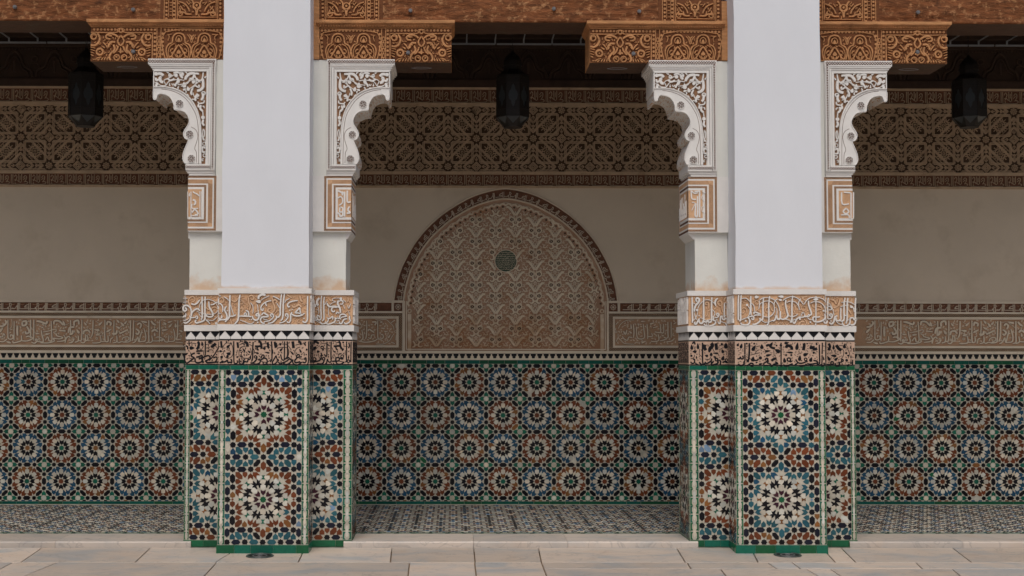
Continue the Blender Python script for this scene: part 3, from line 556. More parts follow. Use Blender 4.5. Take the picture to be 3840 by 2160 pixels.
BLK_K = """22 185,150 185,380;22 185,390 185,520 150,550;26 40,590 100,620 160,600 170,560 150,550;22 30,470 70,480 90,440 110,480 150,470 140,410;40 225,160;28 280,150 280,300 270,450 250,550;28 220,480 240,540;44 120,170 100,240;40 380,160;54 400,210 350,290;54 540,190 540,250;60 360,450 350,510;70 510,460;24 230,620 270,600 310,570 360,590 340,640 310,620;
22 380,510 440,510 470,480;22 420,560 450,550;24 490,590 550,580;36 630,210 690,190 740,240 820,260;40 760,140 730,190;60 830,290 900,330;40 850,200;34 620,320 720,310;36 640,410 740,390;24 610,510 630,470 670,480 650,520;24 690,520 600,560 580,600 620,640 670,640;24 650,560 720,590 740,640 800,590 880,580 820,540;38 740,520 800,480 850,470;
20 945,140 945,300 945,500 945,650;40 940,170 940,200;26 860,625;40 1030,150 1100,140;46 1050,250 1080,200 1160,230 1170,290;30 1060,340 1180,350;46 1050,400;46 1160,400;46 1010,470 1020,540;o 26 36 1110,495;24 1130,540 1190,520;26 990,600 1050,630 1120,610 1190,580;9 210,220 280,205 360,215;9 420,230 500,205;9 390,380 430,320 490,285;9 300,400 500,350;9 580,270 620,310;9 790,300 800,420;36 30,200 50,160"""
BLK_L = """50 60,150 40,270;46 190,150 200,200 180,300;34 260,160;46 340,200 340,260;44 390,210 400,280 470,260;50 400,350;28 450,140 460,180;22 515,180 520,400 520,580 460,590;22 390,510 440,520 490,560 400,580 330,590 260,580;24 100,630 180,630 250,590;22 20,490 70,560 150,570 240,540 270,520;24 70,560 0,610;o 22 28 230,490;50 110,420 100,500;
50 200,400 270,370;50 350,460 330,520;24 145,515;24 425,470;24 335,625;24 370,625;20 580,140 575,380;20 575,400 570,610;24 545,590 575,630 620,600 610,560;22 600,430 610,500;20 650,130 650,400 650,620;40 710,160 740,220 710,300;36 815,190 815,270;50 870,190 920,260 980,300;46 1050,170 1040,240;28 1080,170;40 690,430 730,500;40 770,410 860,420;
40 900,460 850,500;o 26 28 785,565;24 670,600 760,600 820,580;26 850,570 860,620 920,630 940,580 920,540;o 24 20 1000,510;22 1020,530 960,550;60 1090,510;24 1090,600 1120,630 1140,590;o 18 18 1180,560;50 1080,360;40 1120,410;20 1180,200 1170,260;20 1215,500 1215,610;20 1180,400 1180,460;18 1235,250 1240,330;9 860,280 850,360 930,390;9 920,210 1000,200 1100,260 1150,370 1120,470;9 990,260 1030,330 1010,440 960,480;9 680,230 770,300 780,370;24 995,585"""
W_M = """18 125,360 125,600 130,640 160,655 200,640 200,600 165,590 165,620;18 220,380 218,670;18 0,690 60,690 110,650;16 0,610 40,620 60,570 85,610;20 330,600 330,670 290,690 210,710 200,680;20 340,680 420,680 500,640 440,610 400,620;20 470,360 468,600 465,640;20 518,360 515,640 510,670;20 480,700 530,715 570,670 550,650 540,680;o 14 15 600,655;20 570,690 660,690 640,590 630,520;14 655,545 740,530 850,500 850,540 810,550;
18 690,670 730,620 750,680 790,670 790,600 780,380;18 620,710 740,710 830,680 810,640 900,650 960,630 860,600 870,570;18 870,690 960,680 1000,650 970,590;18 990,710 1010,640 1050,610 1070,640;20 1075,370 1075,580;o 14 14 1110,645;18 1130,650 1100,700 1050,710;20 1190,600 1190,680 1140,700;18 1200,670 1240,660 1245,360;18 1230,700 1270,710 1300,670 1300,580;o 13 13 1275,655;
18 1310,680 1340,650 1320,590;28 80,370 100,400 60,450 0,460;28 50,480 0,540;30 340,390 400,380 400,430 350,450 340,400;30 270,450 265,520 270,600;28 410,460 450,540 400,570 390,530;30 560,380 620,390 700,420 720,380;28 820,430 830,380 900,380 960,440;30 960,380 980,440;28 1130,450 1130,390 1190,370 1200,430;30 1040,560 1060,480 1130,470;28 1110,520 1100,570 1060,580;30 1170,510 1200,560;26 1270,580 1280,530 1340,520 1370,560;
22 640,480 660,470;24 900,520 1000,530;24 1280,400 1310,440;24 700,580 760,570;22 550,570 600,570;8 400,420 460,430;8 1000,440 1060,410;8 480,480 540,560;8 150,500 190,450 180,350;26 100,690 160,710"""
W_N = """20 40,370 35,560 10,620;20 220,360 218,620 230,690 270,680 265,600;18 150,600 160,690 100,710 30,710;o 14 15 95,640;18 170,690 220,690;18 300,710 310,650 345,630;18 358,370 355,600;18 400,600 400,690 340,710;18 410,690 430,710 470,690 520,700 590,690 610,640;16 480,670 500,630 570,620 580,660 520,690;20 610,370 605,600 605,690;20 655,370 650,600 630,680;18 640,710 680,690 720,620 730,690 770,690;
18 770,690 830,680 840,600 810,490;18 740,690 770,560 800,560;20 885,370 885,600 885,690 840,710;18 930,600 940,680 890,710;18 950,680 1030,680 1100,650 1030,620 990,630;18 1050,370 1048,600 1045,700;18 1080,690 1110,650 1130,690 1180,690 1190,590;18 1190,690 1270,680 1280,600 1260,500;o 10 18 1230,620;20 1325,370 1320,600 1300,660 1380,650;o 13 14 1370,610;16 1290,700 1400,710;28 250,440 260,390 310,410 300,450;
26 250,540 320,500;30 330,570 390,570 400,520;26 390,460 440,490;26 400,360 430,400;30 460,400 500,450;24 520,420 550,380;28 440,570 570,510;26 710,440 740,410 770,440 750,490;26 690,500 740,540 710,580 690,560;26 760,380 850,400;28 920,380 950,420 990,440;30 930,540 970,510 1020,540;22 975,560 975,600;30 1110,400 1140,430;24 1180,400 1240,380;28 1090,520 1170,510;24 1190,470 1240,420;28 1290,420 1290,470;24 1350,520 1390,540;
30 60,510 130,520;26 90,590 150,570;24 130,440 180,390;8 80,380 140,420;8 120,600 200,590;8 670,390 740,380;8 780,400 880,470;8 1280,460 1400,450;o 10 10 190,490;o 10 10 565,430"""
W_O = """18 185,380 185,560 170,660;18 355,380 355,560 360,650 400,660 440,640 430,590 400,600;16 210,640 250,650 260,600 310,600;18 60,690 100,700 180,710 300,690 350,660;18 90,690 130,640 110,520;24 270,400 330,400 310,450;22 210,540 220,510 270,540 300,560;22 400,400 430,400;20 400,490 460,500;20 460,550 510,540;20 520,640 550,590;12 320,360 380,370 480,360 540,410 590,460 605,520;12 605,575 570,630 530,690 430,740 330,735;o 10 15 628,545;16 560,410 620,370;14 632,420 635,490;16 560,710 620,730;14 635,600 632,680;20 75,400 90,440;16 60,600 90,640"""
W_P = """18 470,430 480,560 470,640;18 515,470 525,620 570,660 640,640 635,540 620,430;18 680,430 690,560 690,660;16 680,620 760,620 750,570;18 300,620 330,660 380,680 400,630 450,640;18 880,430 890,550 850,560 800,550;18 930,430 935,560 890,560;18 1000,400 1000,560 1000,640 940,640;18 1050,400 1050,640;18 850,590 860,680 780,700 740,690;18 880,690 980,660 940,630;18 980,700 1060,690 1100,650;
22 320,540 350,590 370,520;22 430,430 440,500;22 400,540 440,570;22 590,390 650,390;24 730,430 790,410;18 770,490 840,470;22 540,420 550,450;24 600,720 660,690;12 480,370 400,370 330,390 270,440 240,500;12 235,580 240,640 290,690 340,730 480,740;o 10 15 205,550;16 240,395 200,440;16 230,640 210,700;12 200,490 195,520;16 1090,430 1130,400;20 900,600 930,610"""
# ================================================================== SETTING
PXC = 2.085; WY = .30; WALLY = 3.23
def floor_z(y): return max(0.0, (y+.05)*.075)
ZST = at(1923, 2030, WY-.02)[1]                        # top of the marble step
YST = gr(1923, 2001.5, ZST)[1]                          # its back edge
ZFL = ZST+.001
b = MB(); b.box(-14, -24, -.3, 14, 4.2, -.012); b.build('courtyard_ground', M_joint, kind='structure')
court = thing('courtyard_paving', None, None); court['kind'] = 'structure'
def slab(poly, name, parent, M, h=.02, zf=None, off=0):  # poly in (x, y)
    k = MB(); g = .0048; n = len(poly); cx = sum(p[0] for p in poly)/n; cy = sum(p[1] for p in poly)/n
    def sh(p, d):
        v = Vector((p[0]-cx, p[1]-cy)); return (p[0]-math.copysign(min(d, abs(v.x)), v.x), p[1]-math.copysign(min(d, abs(v.y)), v.y))
    zz = lambda p: (zf(p[1]) if zf else 0)+off
    A = [sh(p, g) for p in poly]; B = [sh(p, g+.003) for p in poly]
    for p in A: k.v.append(Vector((p[0], p[1], zz(p)-h)))
    for p in A: k.v.append(Vector((p[0], p[1], zz(p)-.003)))
    for p in B: k.v.append(Vector((p[0], p[1], zz(p))))
    for i in range(n):
        j = (i+1) % n
        k.face([i, j, n+j, n+i]); k.face([n+i, n+j, 2*n+j, 2*n+i])
    k.face([2*n+i for i in range(n)])
    return k.build(name, M, parent)
# first course of slabs, in front of the step: joints as traced
def G0(u, v): return gr(u, v, 0)
yA = .27; yB = -.395; yC = -1.13; yD = -2.0
j1 = [(-5.6, -5.6)]
for (u1, v1, u2, v2) in [(192, 2045, 93, 2100), (584, 2050, 512, 2104), (878, 2073, 812, 2106), (1140, 2070, 1122, 2102), (1470, 2060, 1465, 2102), (1776, 2057, 1781, 2102), (2016, 2055, 2031, 2110),
                       (2532, 2058, 2568, 2106), (2822, 2075, 2840, 2104), (3098, 2078, 3128, 2104), (3150, 2062, 3204, 2104), (3560, 2058, 3640, 2106)]:
    a = G0(u1, v1); c = G0(u2, v2); t = (yA-c[1])/(a[1]-c[1]); xa = c[0]+(a[0]-c[0])*t; t = (yB-c[1])/(a[1]-c[1]); j1.append((xa, c[0]+(a[0]-c[0])*t))
j1.append((5.6, 5.6))
for (a, c), (d, e) in zip(j1, j1[1:]): slab([(a, yA), (c, yB), (e, yB), (d, yA)], 'paver', court, M_marble, zf=floor_z)
j2 = [(-5.6, -5.6)]
for (u1, v1, u2, v2) in [(66, 2100, 0, 2134), (222, 2106, 90, 2160), (815, 2106, 765, 2160), (1537, 2102, 1530, 2160), (1779, 2102, 1786, 2160), (2031, 2110, 2050, 2160), (2574, 2106, 2610, 2160), (2870, 2104, 2925, 2140), (2992, 2125, 3040, 2160), (3430, 2106, 3490, 2160)]:
    a = G0(u1, v1); c = G0(u2, v2); t = (yB-c[1])/(a[1]-c[1]); xa = c[0]+(a[0]-c[0])*t; t = (yC-c[1])/(a[1]-c[1]); j2.append((xa, c[0]+(a[0]-c[0])*t))
j2.append((5.6, 5.6))
for i, ((a, c), (d, e)) in enumerate(zip(j2, j2[1:])):
    if i >= 6:                                          # the right part is laid in two narrower courses
        ym = -.73; t = (ym-yB)/(yC-yB); p = a+(c-a)*t; q = d+(e-d)*t
        slab([(a, yB), (p, ym), (q, ym), (d, yB)], 'paver', court, M_marble, zf=floor_z)
        p += .22; q += .22
        slab([(p if i > 6 else p-.22, ym), (c+.22 if i > 6 else c, yC), (e+.22, yC), (q, ym)], 'paver', court, M_marble, zf=floor_z)
    else: slab([(a, yB), (c, yC), (e, yC), (d, yB)], 'paver', court, M_marble, zf=floor_z)
x = -5.6; i = 0
b = MB()
for r in range(24):                                    # the court behind the viewer's line, out of frame
    y1 = yC-r*.85; x = -9-(r % 3)*.4
    while x < 9:
        l = random.uniform(.9, 1.5); b.box(x+.003, y1-.844, -.03, x+l-.003, y1, 0); x += l
b.build('far_pavers', M_marble, court, kind='stuff')
# marble steps, one run per bay
STEPG = 'marble step runs between the pillars'
steps = [('marble_step', -5.6, -PXC-.625, [at(210, 2020, WY)[0], at(-260, 2020, WY)[0]], 'pinkish marble step left of the left pillar, cracked slab'),
         ('marble_step', -PXC+.625, PXC-.625, [at(1776, 2030, WY)[0], at(2129, 2030, WY)[0]], 'long pinkish marble step in the middle bay below the arch panel'),
         ('marble_step', PXC+.625, 5.6, [at(3607, 2020, WY)[0]], 'pinkish marble step right of the right pillar')]
for nm, xa, xb, js, lb in steps:
    t = thing(nm, lb, 'step', STEPG)
    ed = [xa]+sorted(js)+[xb]
    for p, q in zip(ed, ed[1:]):
        k = MB(); g = .0015; yf = WY-.025; pr = []
        prof = [(yf, -.03), (yf, ZST-.012), (yf+.004, ZST-.004), (yf+.012, ZST), (YST, ZST), (YST, -.03)]
        n = len(prof)
        for X in (p+g, q-g):
            for (y, z) in prof: k.v.append(Vector((X, y, z)))
        for i in range(n): k.face([i, (i+1) % n, n+(i+1) % n, n+i])
        k.face(list(range(n))); k.face([n+i for i in reversed(range(n))])
        k.build('step_slab', M_marble2, t)
# ---- gallery floor mosaic
b = MB(); b.box(-9, YST+.001, -.02, 9, WALLY, ZFL-.004); gf = b.build('gallery_floor', M_grout, kind='structure')
b = MB(); FF = Fr((0, 0, ZFL-.004), (1, 0, 0), (0, 1, 0), (0, 0, 1)); y0 = YST+.10; p = .112
cols = ['B', 'k', 'b', 'k', 'n', 'b', 'B', 'n', 'w']
for i in range(-49, 50):
    for j in range(int((WALLY-.02-y0)/p)):
        ox = i*p; oy = y0+(j+.5)*p; stripe = (i % 2 == 0 and random.random() < .6)
        c1 = random.choice(['k', 'n']) if stripe else 'WWlB'[(i+j) % 4]
        b.prism(FF, star8(ox, oy, p*.19), 0, .003, 0, tcol(c1), tilt=.03)
        for a in range(4):
            ang = a*math.pi/2; cx = ox+math.cos(ang)*p*.5; cy = oy+math.sin(ang)*p*.5
            if a < 2: b.prism(FF, star8(cx, cy, p*.15), 0, .003, 0, tcol(random.choice(['k', 'B', 'n']) if stripe or a == 0 else random.choice(['B', 'b'])), tilt=.03)
            cx = ox+math.cos(ang+math.pi/4)*p*.38; cy = oy+math.sin(ang+math.pi/4)*p*.38
            b.prism(FF, hexa(cx, cy, p*.15, p*.075, ang+math.pi/4), 0, .003, 0, tcol(cols[(i*3+j*5+a*2) % len(cols)]), tilt=.03)
b.build('mosaic_piece', M_tile, gf, kind='stuff')
b = MB(); x = -5.5
b.rect(FF, -5.5, YST+.004, 5.5, YST+.03, 0, .003, 0, tcol('g')); b.rect(FF, -5.5, YST+.07, 5.5, YST+.096, 0, .003, 0, tcol('G'))
while x < 5.5:
    b.prism(FF, hexa(x, YST+.05, .05, .016), 0, .003, 0, tcol('W')); b.prism(FF, hexa(x+.073, YST+.05, .018, .016), 0, .003, 0, tcol('k')); x += .146
b.build('floor_border', M_tile, gf)
# ---- ceiling, unseen end walls added against light leaking in sideways, wall above
b = MB(); b.box(-9, WY+.45, 5.02, 9, WALLY, 5.1)
cl = b.build('ceiling', M_woodd, kind='structure')
b = MB()
x = -5.6
while x < 5.6:
    b.box(x, WY+.46, 4.93, x+.09, WALLY-.06, 5.02); x += .2935
b.build('ceiling_joist', M_woodd, cl, kind='stuff')
b = MB(); b.box(-9, WALLY+.012, 0, 9, WALLY+.4, 5.4); b.box(-9.3, WY, 0, -9, WALLY+.4, 5.4); b.box(9, WY, 0, 9.3, WALLY+.4, 5.4)
b.build('wall_core', M_inner, kind='structure')
b = MB(); b.box(-9, WY+.02, 4.92, 9, WY+.45, 8.6); b.build('upper_wall', M_rough, kind='structure')
b = MB(); b.box(-14, WY+.45, 5.4, 14, 9, 8.6); b.build('upper_storey', M_wing, kind='structure')

b = MB(); b.box(-15, -25, 0, 15, -24, 8.5); b.box(-15, -24, 0, -14, WY, 8.5); b.box(14, -24, 0, 15, WY, 8.5)
b.build('courtyard_enclosure', M_wing, kind='structure')
# ================================================================== PILLARS
YC = 0.0
ZT = {}
def sidefr(X, s): return Fr((X, 0, 0), (0, 1, 0), (0, 0, 1), (s, 0, 0))
g_top = lambda v, Y=0.0, u=989: at(u, v, Y)[1]
zrow_t = g_top(1396); zrow_b = g_top(2033); KZ = (zrow_t-zrow_b)/(4*628.); KX = 5.507e-4
def panel_tiles(fr, x0, x1, cxs, A, B, z0, z1, lst, s=1):
    R = pillar_cell(A, B); Rw = pillar_row(B)
    for cx in cxs:
        for j in (0, 1): place_tiles(R, cx, zrow_t-KZ*628*(1+2*j), KX*s, KZ, (x0, z0, x1, z1), fr, lst, None)
        for j in (0, 1, 2): place_tiles(Rw, cx, zrow_t-KZ*1256*j, KX*s, KZ, (x0, z0, x1, z1), fr, lst, None)
LT = 1.483; GB = .081
def pillar(Xc, A, B, name, label, txts, blks, inner):
    P = thing(name, label, 'pillar', 'carved and tiled pillars facing the court', loc=(Xc, 0, 0))
    P.location = (0, 0, 0)
    # tile base bodies
    k = MB(); k.box(Xc-.364, 0, 0, Xc+.364, .9, 1.80)
    k.box(Xc-.689, WY, 0, Xc-.3645, .85, 1.80); k.box(Xc+.3645, WY, 0, Xc+.689, .85, 1.80)
    k.build('tile_bed', M_grout, P)
    pieces = []; f0 = FY(0); f1 = FY(WY)
    panel_tiles(f0, Xc-.306, Xc+.306, [Xc], A, B, GB+.004, LT-.003, pieces)
    border_strip(f0, Xc-.362, Xc-.309, GB+.003, LT-.003, pieces); border_strip(f0, Xc+.309, Xc+.362, GB+.003, LT-.003, pieces)
    bricks(f0, Xc-.363, Xc+.363, LT, 1.518, pieces, .13); bricks(f0, Xc-.368, Xc+.368, .001, GB, pieces, .15, .007)
    for s in (-1, 1):
        inn = (s == inner); bw = .070 if inn else .038; sc = .590 if inn else .640
        xo = .687; xi = xo-bw
        lo, hi = sorted((Xc+s*.366, Xc+s*(xi-.003)))
        panel_tiles(f1, lo, hi, [Xc+s*(sc-.245)], B, A, GB+.004, LT-.003, pieces, s)
        lo, hi = sorted((Xc+s*xi, Xc+s*xo)); border_strip(f1, lo, hi, GB+.003, LT-.003, pieces)
        lo, hi = sorted((Xc+s*.366, Xc+s*.688)); bricks(f1, lo, hi, LT, 1.518, pieces, .12); bricks(f1, lo, hi, floor_z(WY), GB, pieces, .16, .007)
        fs = sidefr(Xc+s*.689, s)
        border_strip(fs, WY+.004, WY+.06, GB, LT-.003, pieces); border_strip(fs, .79, .846, GB, LT-.003, pieces)
        panel_tiles(fs, WY+.063, .787, [.575], B, A, GB+.004, LT-.003, pieces)
        bricks(fs, WY, .85, LT, 1.518, pieces, .12); bricks(fs, WY, .85, .02, GB, pieces, .16, .007)
        fc = sidefr(Xc+s*.364, s); panel_tiles(fc, .004, WY-.004, [.15], B, A, GB+.004, LT-.003, pieces)
        bricks(fc, .0, WY, LT, 1.518, pieces, .1); bricks(fc, -.006, WY-.007, .001, GB, pieces, .15, .007)
    emit_tiles(pieces, P, 'small_tiles')
    # merlons and glazed script
    m_ = MB(); scr = MB(); pk = []
    faces = [(f0, Xc-.363, Xc+.363, 0), (f1, Xc-.688, Xc-.366, 1), (f1, Xc+.366, Xc+.688, 2)]
    for s in (-1, 1): faces += [(sidefr(Xc+s*.689, s), WY+.001, .849, 3), (sidefr(Xc+s*.364, s), .001, WY-.001, 3)]
    for fr, x0, x1, kind in faces:
        merlons(m_, fr, x0, x1, 1.731, 1.797, .0917 if kind < 3 else .07, 'pillar', 1, 0)
        m_.rect(fr, x0, 1.719, x1, 1.7295, 0, .0022, 0); m_.rect(fr, x0, 1.5195, x1, 1.528, 0, .0022, 0)
        n = max(1, round((x1-x0)/.105)); d = (x1-x0)/n
        for i in range(n):
            for (za, zb) in ((1.529, 1.624), (1.6255, 1.718)):
                pk.append((fr, x0+i*d+.0008, za, x0+(i+1)*d-.0008, zb))
        if kind == 3:
            for i in range(int((x1-x0)/.02)):
                xx = x0+.01+i*.02; z = 1.54
                while z < 1.70:
                    l = random.uniform(.02, .06); zz = min(z+l, 1.712)
                    scr.ribbon(fr, [(xx, z), (xx+random.uniform(-.006, .006), (z+zz)/2), (xx+random.uniform(-.004, .004), zz)], random.uniform(.005, .010), .002, .0035); z += l+.008
    m_.build('merlon_frieze', [M_black, M_tile if False else M_white], P)
    for fr, a, b2, c, d in pk:
        q = MB(); q.rect(fr, a, b2, c, d, 0, .002); q.build('script_tile', M_pinktile, P)
    for i_, (g, fr, t) in enumerate(blks):
        big_ = g.k < .0003; sz = 100 if big_ else 52
        P_ = [q for q in stroke_pts(t)]; bx = (min(q[0] for q in P_), 200 if big_ else 135, max(q[0] for q in P_), 1050 if big_ else 600)
        strokes(scr, fr, g, filler([t], bx, sz, dens=1.3, seed=i_, wf=.85 if big_ else .62), .0012, .0036, taper=.2, top=.95)
        strokes(scr, fr, g, t, .0012, .0038, taper=.0, top=.95, wk=1.08 if big_ else 1.38)
    scr.build('glazed_script', M_black, P)
    # collar
    k = MB()
    def ringbox(z0, z1, e, yoff):
        k.box(Xc-.366-e, -e, z0, Xc+.366+e, .9, z1)
        for s in (-1, 1):
            lo, hi = sorted((Xc+s*(.366+e+.0005), Xc+s*(.689+e))); k.box(lo, WY-e, z0, hi, .85+e*3, z1)
    ringbox(1.799, 1.849, .013, 0); ringbox(2.098, 2.140, .013, 0)
    k.build('collar_moulding', M_white, P)
    k = MB(); ringbox(1.8495, 2.0975, .001, 0); k.build('calligraphy_ground', M_tan, P)
    hi_ = MB(); lo_ = MB(); cv_ = MB(); f0c = FY(-.001); f1c = FY(WY-.001)
    for (g, wing, t, low) in txts:
        fr = f1c if wing else f0c
        P_ = stroke_pts(t); bx = (min(q[0] for q in P_), 200, max(q[0] for q in P_), 1230)
        strokes(lo_, fr, g, filler([t, low], bx, 100, dens=1.3, seed=len(t)), 0, .006, taper=.3, top=.7)
        strokes(lo_, fr, g, low, 0, .0075, taper=.2, top=.75, wk=1.05); strokes(hi_, fr, g, t, 0, .0145, taper=.2, top=.85, wk=1.14); strokes(cv_, fr, g, t, 0, .0022, taper=0, top=.9, wk=1.55); strokes(cv_, fr, g, low, 0, .0018, taper=0, top=.9, wk=1.45)  # the wider flat strokes paint shade around the letters and leaves
    for s in (-1, 1):
        for fr, y0, y1 in ((sidefr(Xc+s*.690, s), WY+.01, .84), (sidefr(Xc+s*.365, s), .0, WY-.01)):
            n = int((y1-y0)/.028)
            for i in range(n):
                xx = y0+.014+i*.028; z = 1.865
                while z < 2.05:
                    l = random.uniform(.05, .19); zz = min(z+l, 2.09)
                    hi_.ribbon(fr, [(xx, z), (xx+random.uniform(-.012, .012), (z+zz)/2), (xx+random.uniform(-.006, .006), zz)], random.uniform(.007, .013), 0, .013, top=.7); z += l+.012
    cv_.build('shade_outline', M_crev, P); lo_.build('leaf_relief', M_tanlow, P); hi_.build('calligraphy_relief', M_white, P)
    # shafts
    k = MB(); k.wobbly(Xc-.353, .014, 2.139, Xc+.353, .9, 8.6); k.build('pilaster_shaft', M_shaft, P)
    zb = at(1250, 869, WY)[1]
    k = MB()
    for s in (-1, 1):
        lo, hi = sorted((Xc+s*.3535, Xc+s*(.629 if s == inner else .672))); k.wobbly(lo, WY+.035, 2.139, hi, .83, zb+.02, .0015)
    k.build('wing_shaft', M_wing, P)
    # upper wings, capital brackets and kufic boxes
    for s in (-1, 1):
        da = 0 if (s == inner and Xc < 0) else (-.018 if s == inner else -.012)
        fr = Fr((Xc, WY-.01, 0), (s, 0, 0))
        def gc(x, y, da=da):
            X, Z = at(1180+x/3.15, 200+y/3.15, WY-.01); return (X+PXC+da, Z)
        gc.k = (11.5+WY)/CF/3.15
        topz = gc(0, 78)[1]
        xa = gc(150, 0)[0]
        k = MB(); k.box(*sorted((Xc+s*.3535, Xc+s*xa))[:1], WY-.006, zb, sorted((Xc+s*.3535, Xc+s*xa))[1], .75, topz); k.build('wing_panel', M_wing, P)
        cap = capital(P, fr, gc); kufic_box(P, Xc, s, inner, zb, gc)
    return P
PROF = [(490, 1310), (505, 1290), (520, 1250), (512, 1180), (482, 1100), (455, 1030), (480, 1022), (502, 1005), (516, 965), (505, 920), (472, 870), (450, 820), (460, 760), (500, 705), (560, 675), (632, 668), (637, 620), (655, 565), (690, 515), (740, 490), (800, 480), (832, 494), (850, 545), (866, 552), (880, 540), (884, 470), (882, 440)]
ARCH = [(882, 410), (760, 408), (650, 425), (540, 470), (450, 545), (385, 640), (345, 740), (322, 850), (312, 1000), (308, 1150), (306, 1310)]
ARAB = """16 300,235 310,300 330,330 380,310 400,270;34 305,310 300,400 330,440 370,450;26 350,250 400,250 420,300 460,310;34 400,245 460,250 500,290 510,320;26 540,250 570,270 540,300;o 16 22 555,255;22 580,240 620,235 650,245;44 620,270;30 690,250 700,275 670,270;34 770,275 800,250 850,255;44 855,255;36 790,290 810,300 800,340 770,350;26 860,300 850,330 820,320;34 840,355 850,390 855,400;24 600,300 590,340 620,370 630,400;36 580,330 600,350;44 525,360 520,400;22 640,310 680,330 720,310;36 395,340 420,350;20 350,380 350,410 390,390;24 420,420 440,470 430,500;36 480,410 470,440;22 500,430 530,440;o 18 20 295,480;30 300,480 300,530 320,560;36 370,490 360,510;26 375,500 390,540 385,570;16 285,560 290,590 340,600 360,580;24 350,600 350,640;26 320,620 330,660 300,690;14 300,690 295,740;44 295,765;26 290,790 300,830 280,860;12 290,900 275,930 280,990 300,990 290,900;o 10 20 275,1075;20 280,1030 295,1000;10 262,1030 262,1110;20 262,1130 290,1110 295,1170 262,1170;o 12 18 270,1210;
10 330,350 420,320 520,370 600,380;10 460,310 480,360 560,400;10 520,330 600,320 700,340 740,390 800,390 870,350;10 300,300 360,350 420,400 460,430;10 370,300 390,380 430,420;10 640,260 700,300 760,330 740,380;10 420,470 400,520 350,540"""
def _inarab(x, y):
    if x < 275 or x > 868 or y < 235: return False
    if x < 300 and y < 1290 and y > 860: return True
    for (xa, ya), (xb, yb) in zip(ARCH, ARCH[1:]):
        if ya <= y <= yb or yb <= y <= ya:
            t = (y-ya)/(yb-ya) if yb != ya else 0; return x < xa+(xb-xa)*t-22
    return y < 400
ARAB_F = filler([ARAB], (270, 235, 870, 1290), 44, _inarab, 1.6, 5)
def rosette(mb, mg, fr, g, x, y, r, n=8):
    X, Z = g(x, y); R = r*g.k
    mg.disc(fr, X, Z, R, .0205, .0215, 0, n=16)
    for i in range(n):
        a = math.pi*2*i/n; c, s = math.cos(a), math.sin(a); c2, s2 = math.cos(a+math.pi/n), math.sin(a+math.pi/n)
        mb.ribbon(fr, [(X+R*.98*c, Z+R*.98*s), (X+R*.5*c2, Z+R*.5*s2), (X+R*.98*math.cos(a+2*math.pi/n), Z+R*.98*math.sin(a+2*math.pi/n))], R*.13, .021, .027, 0, smooth=1)
        if n == 8 and i % 2 == 0: mb.ribbon(fr, [(X, Z), (X+R*.6*c2, Z+R*.6*s2)], R*.14, .021, .027, 0, smooth=1)
    mb.ring(fr, X, Z, R, R*.14, .019, .028, 0, n=16)
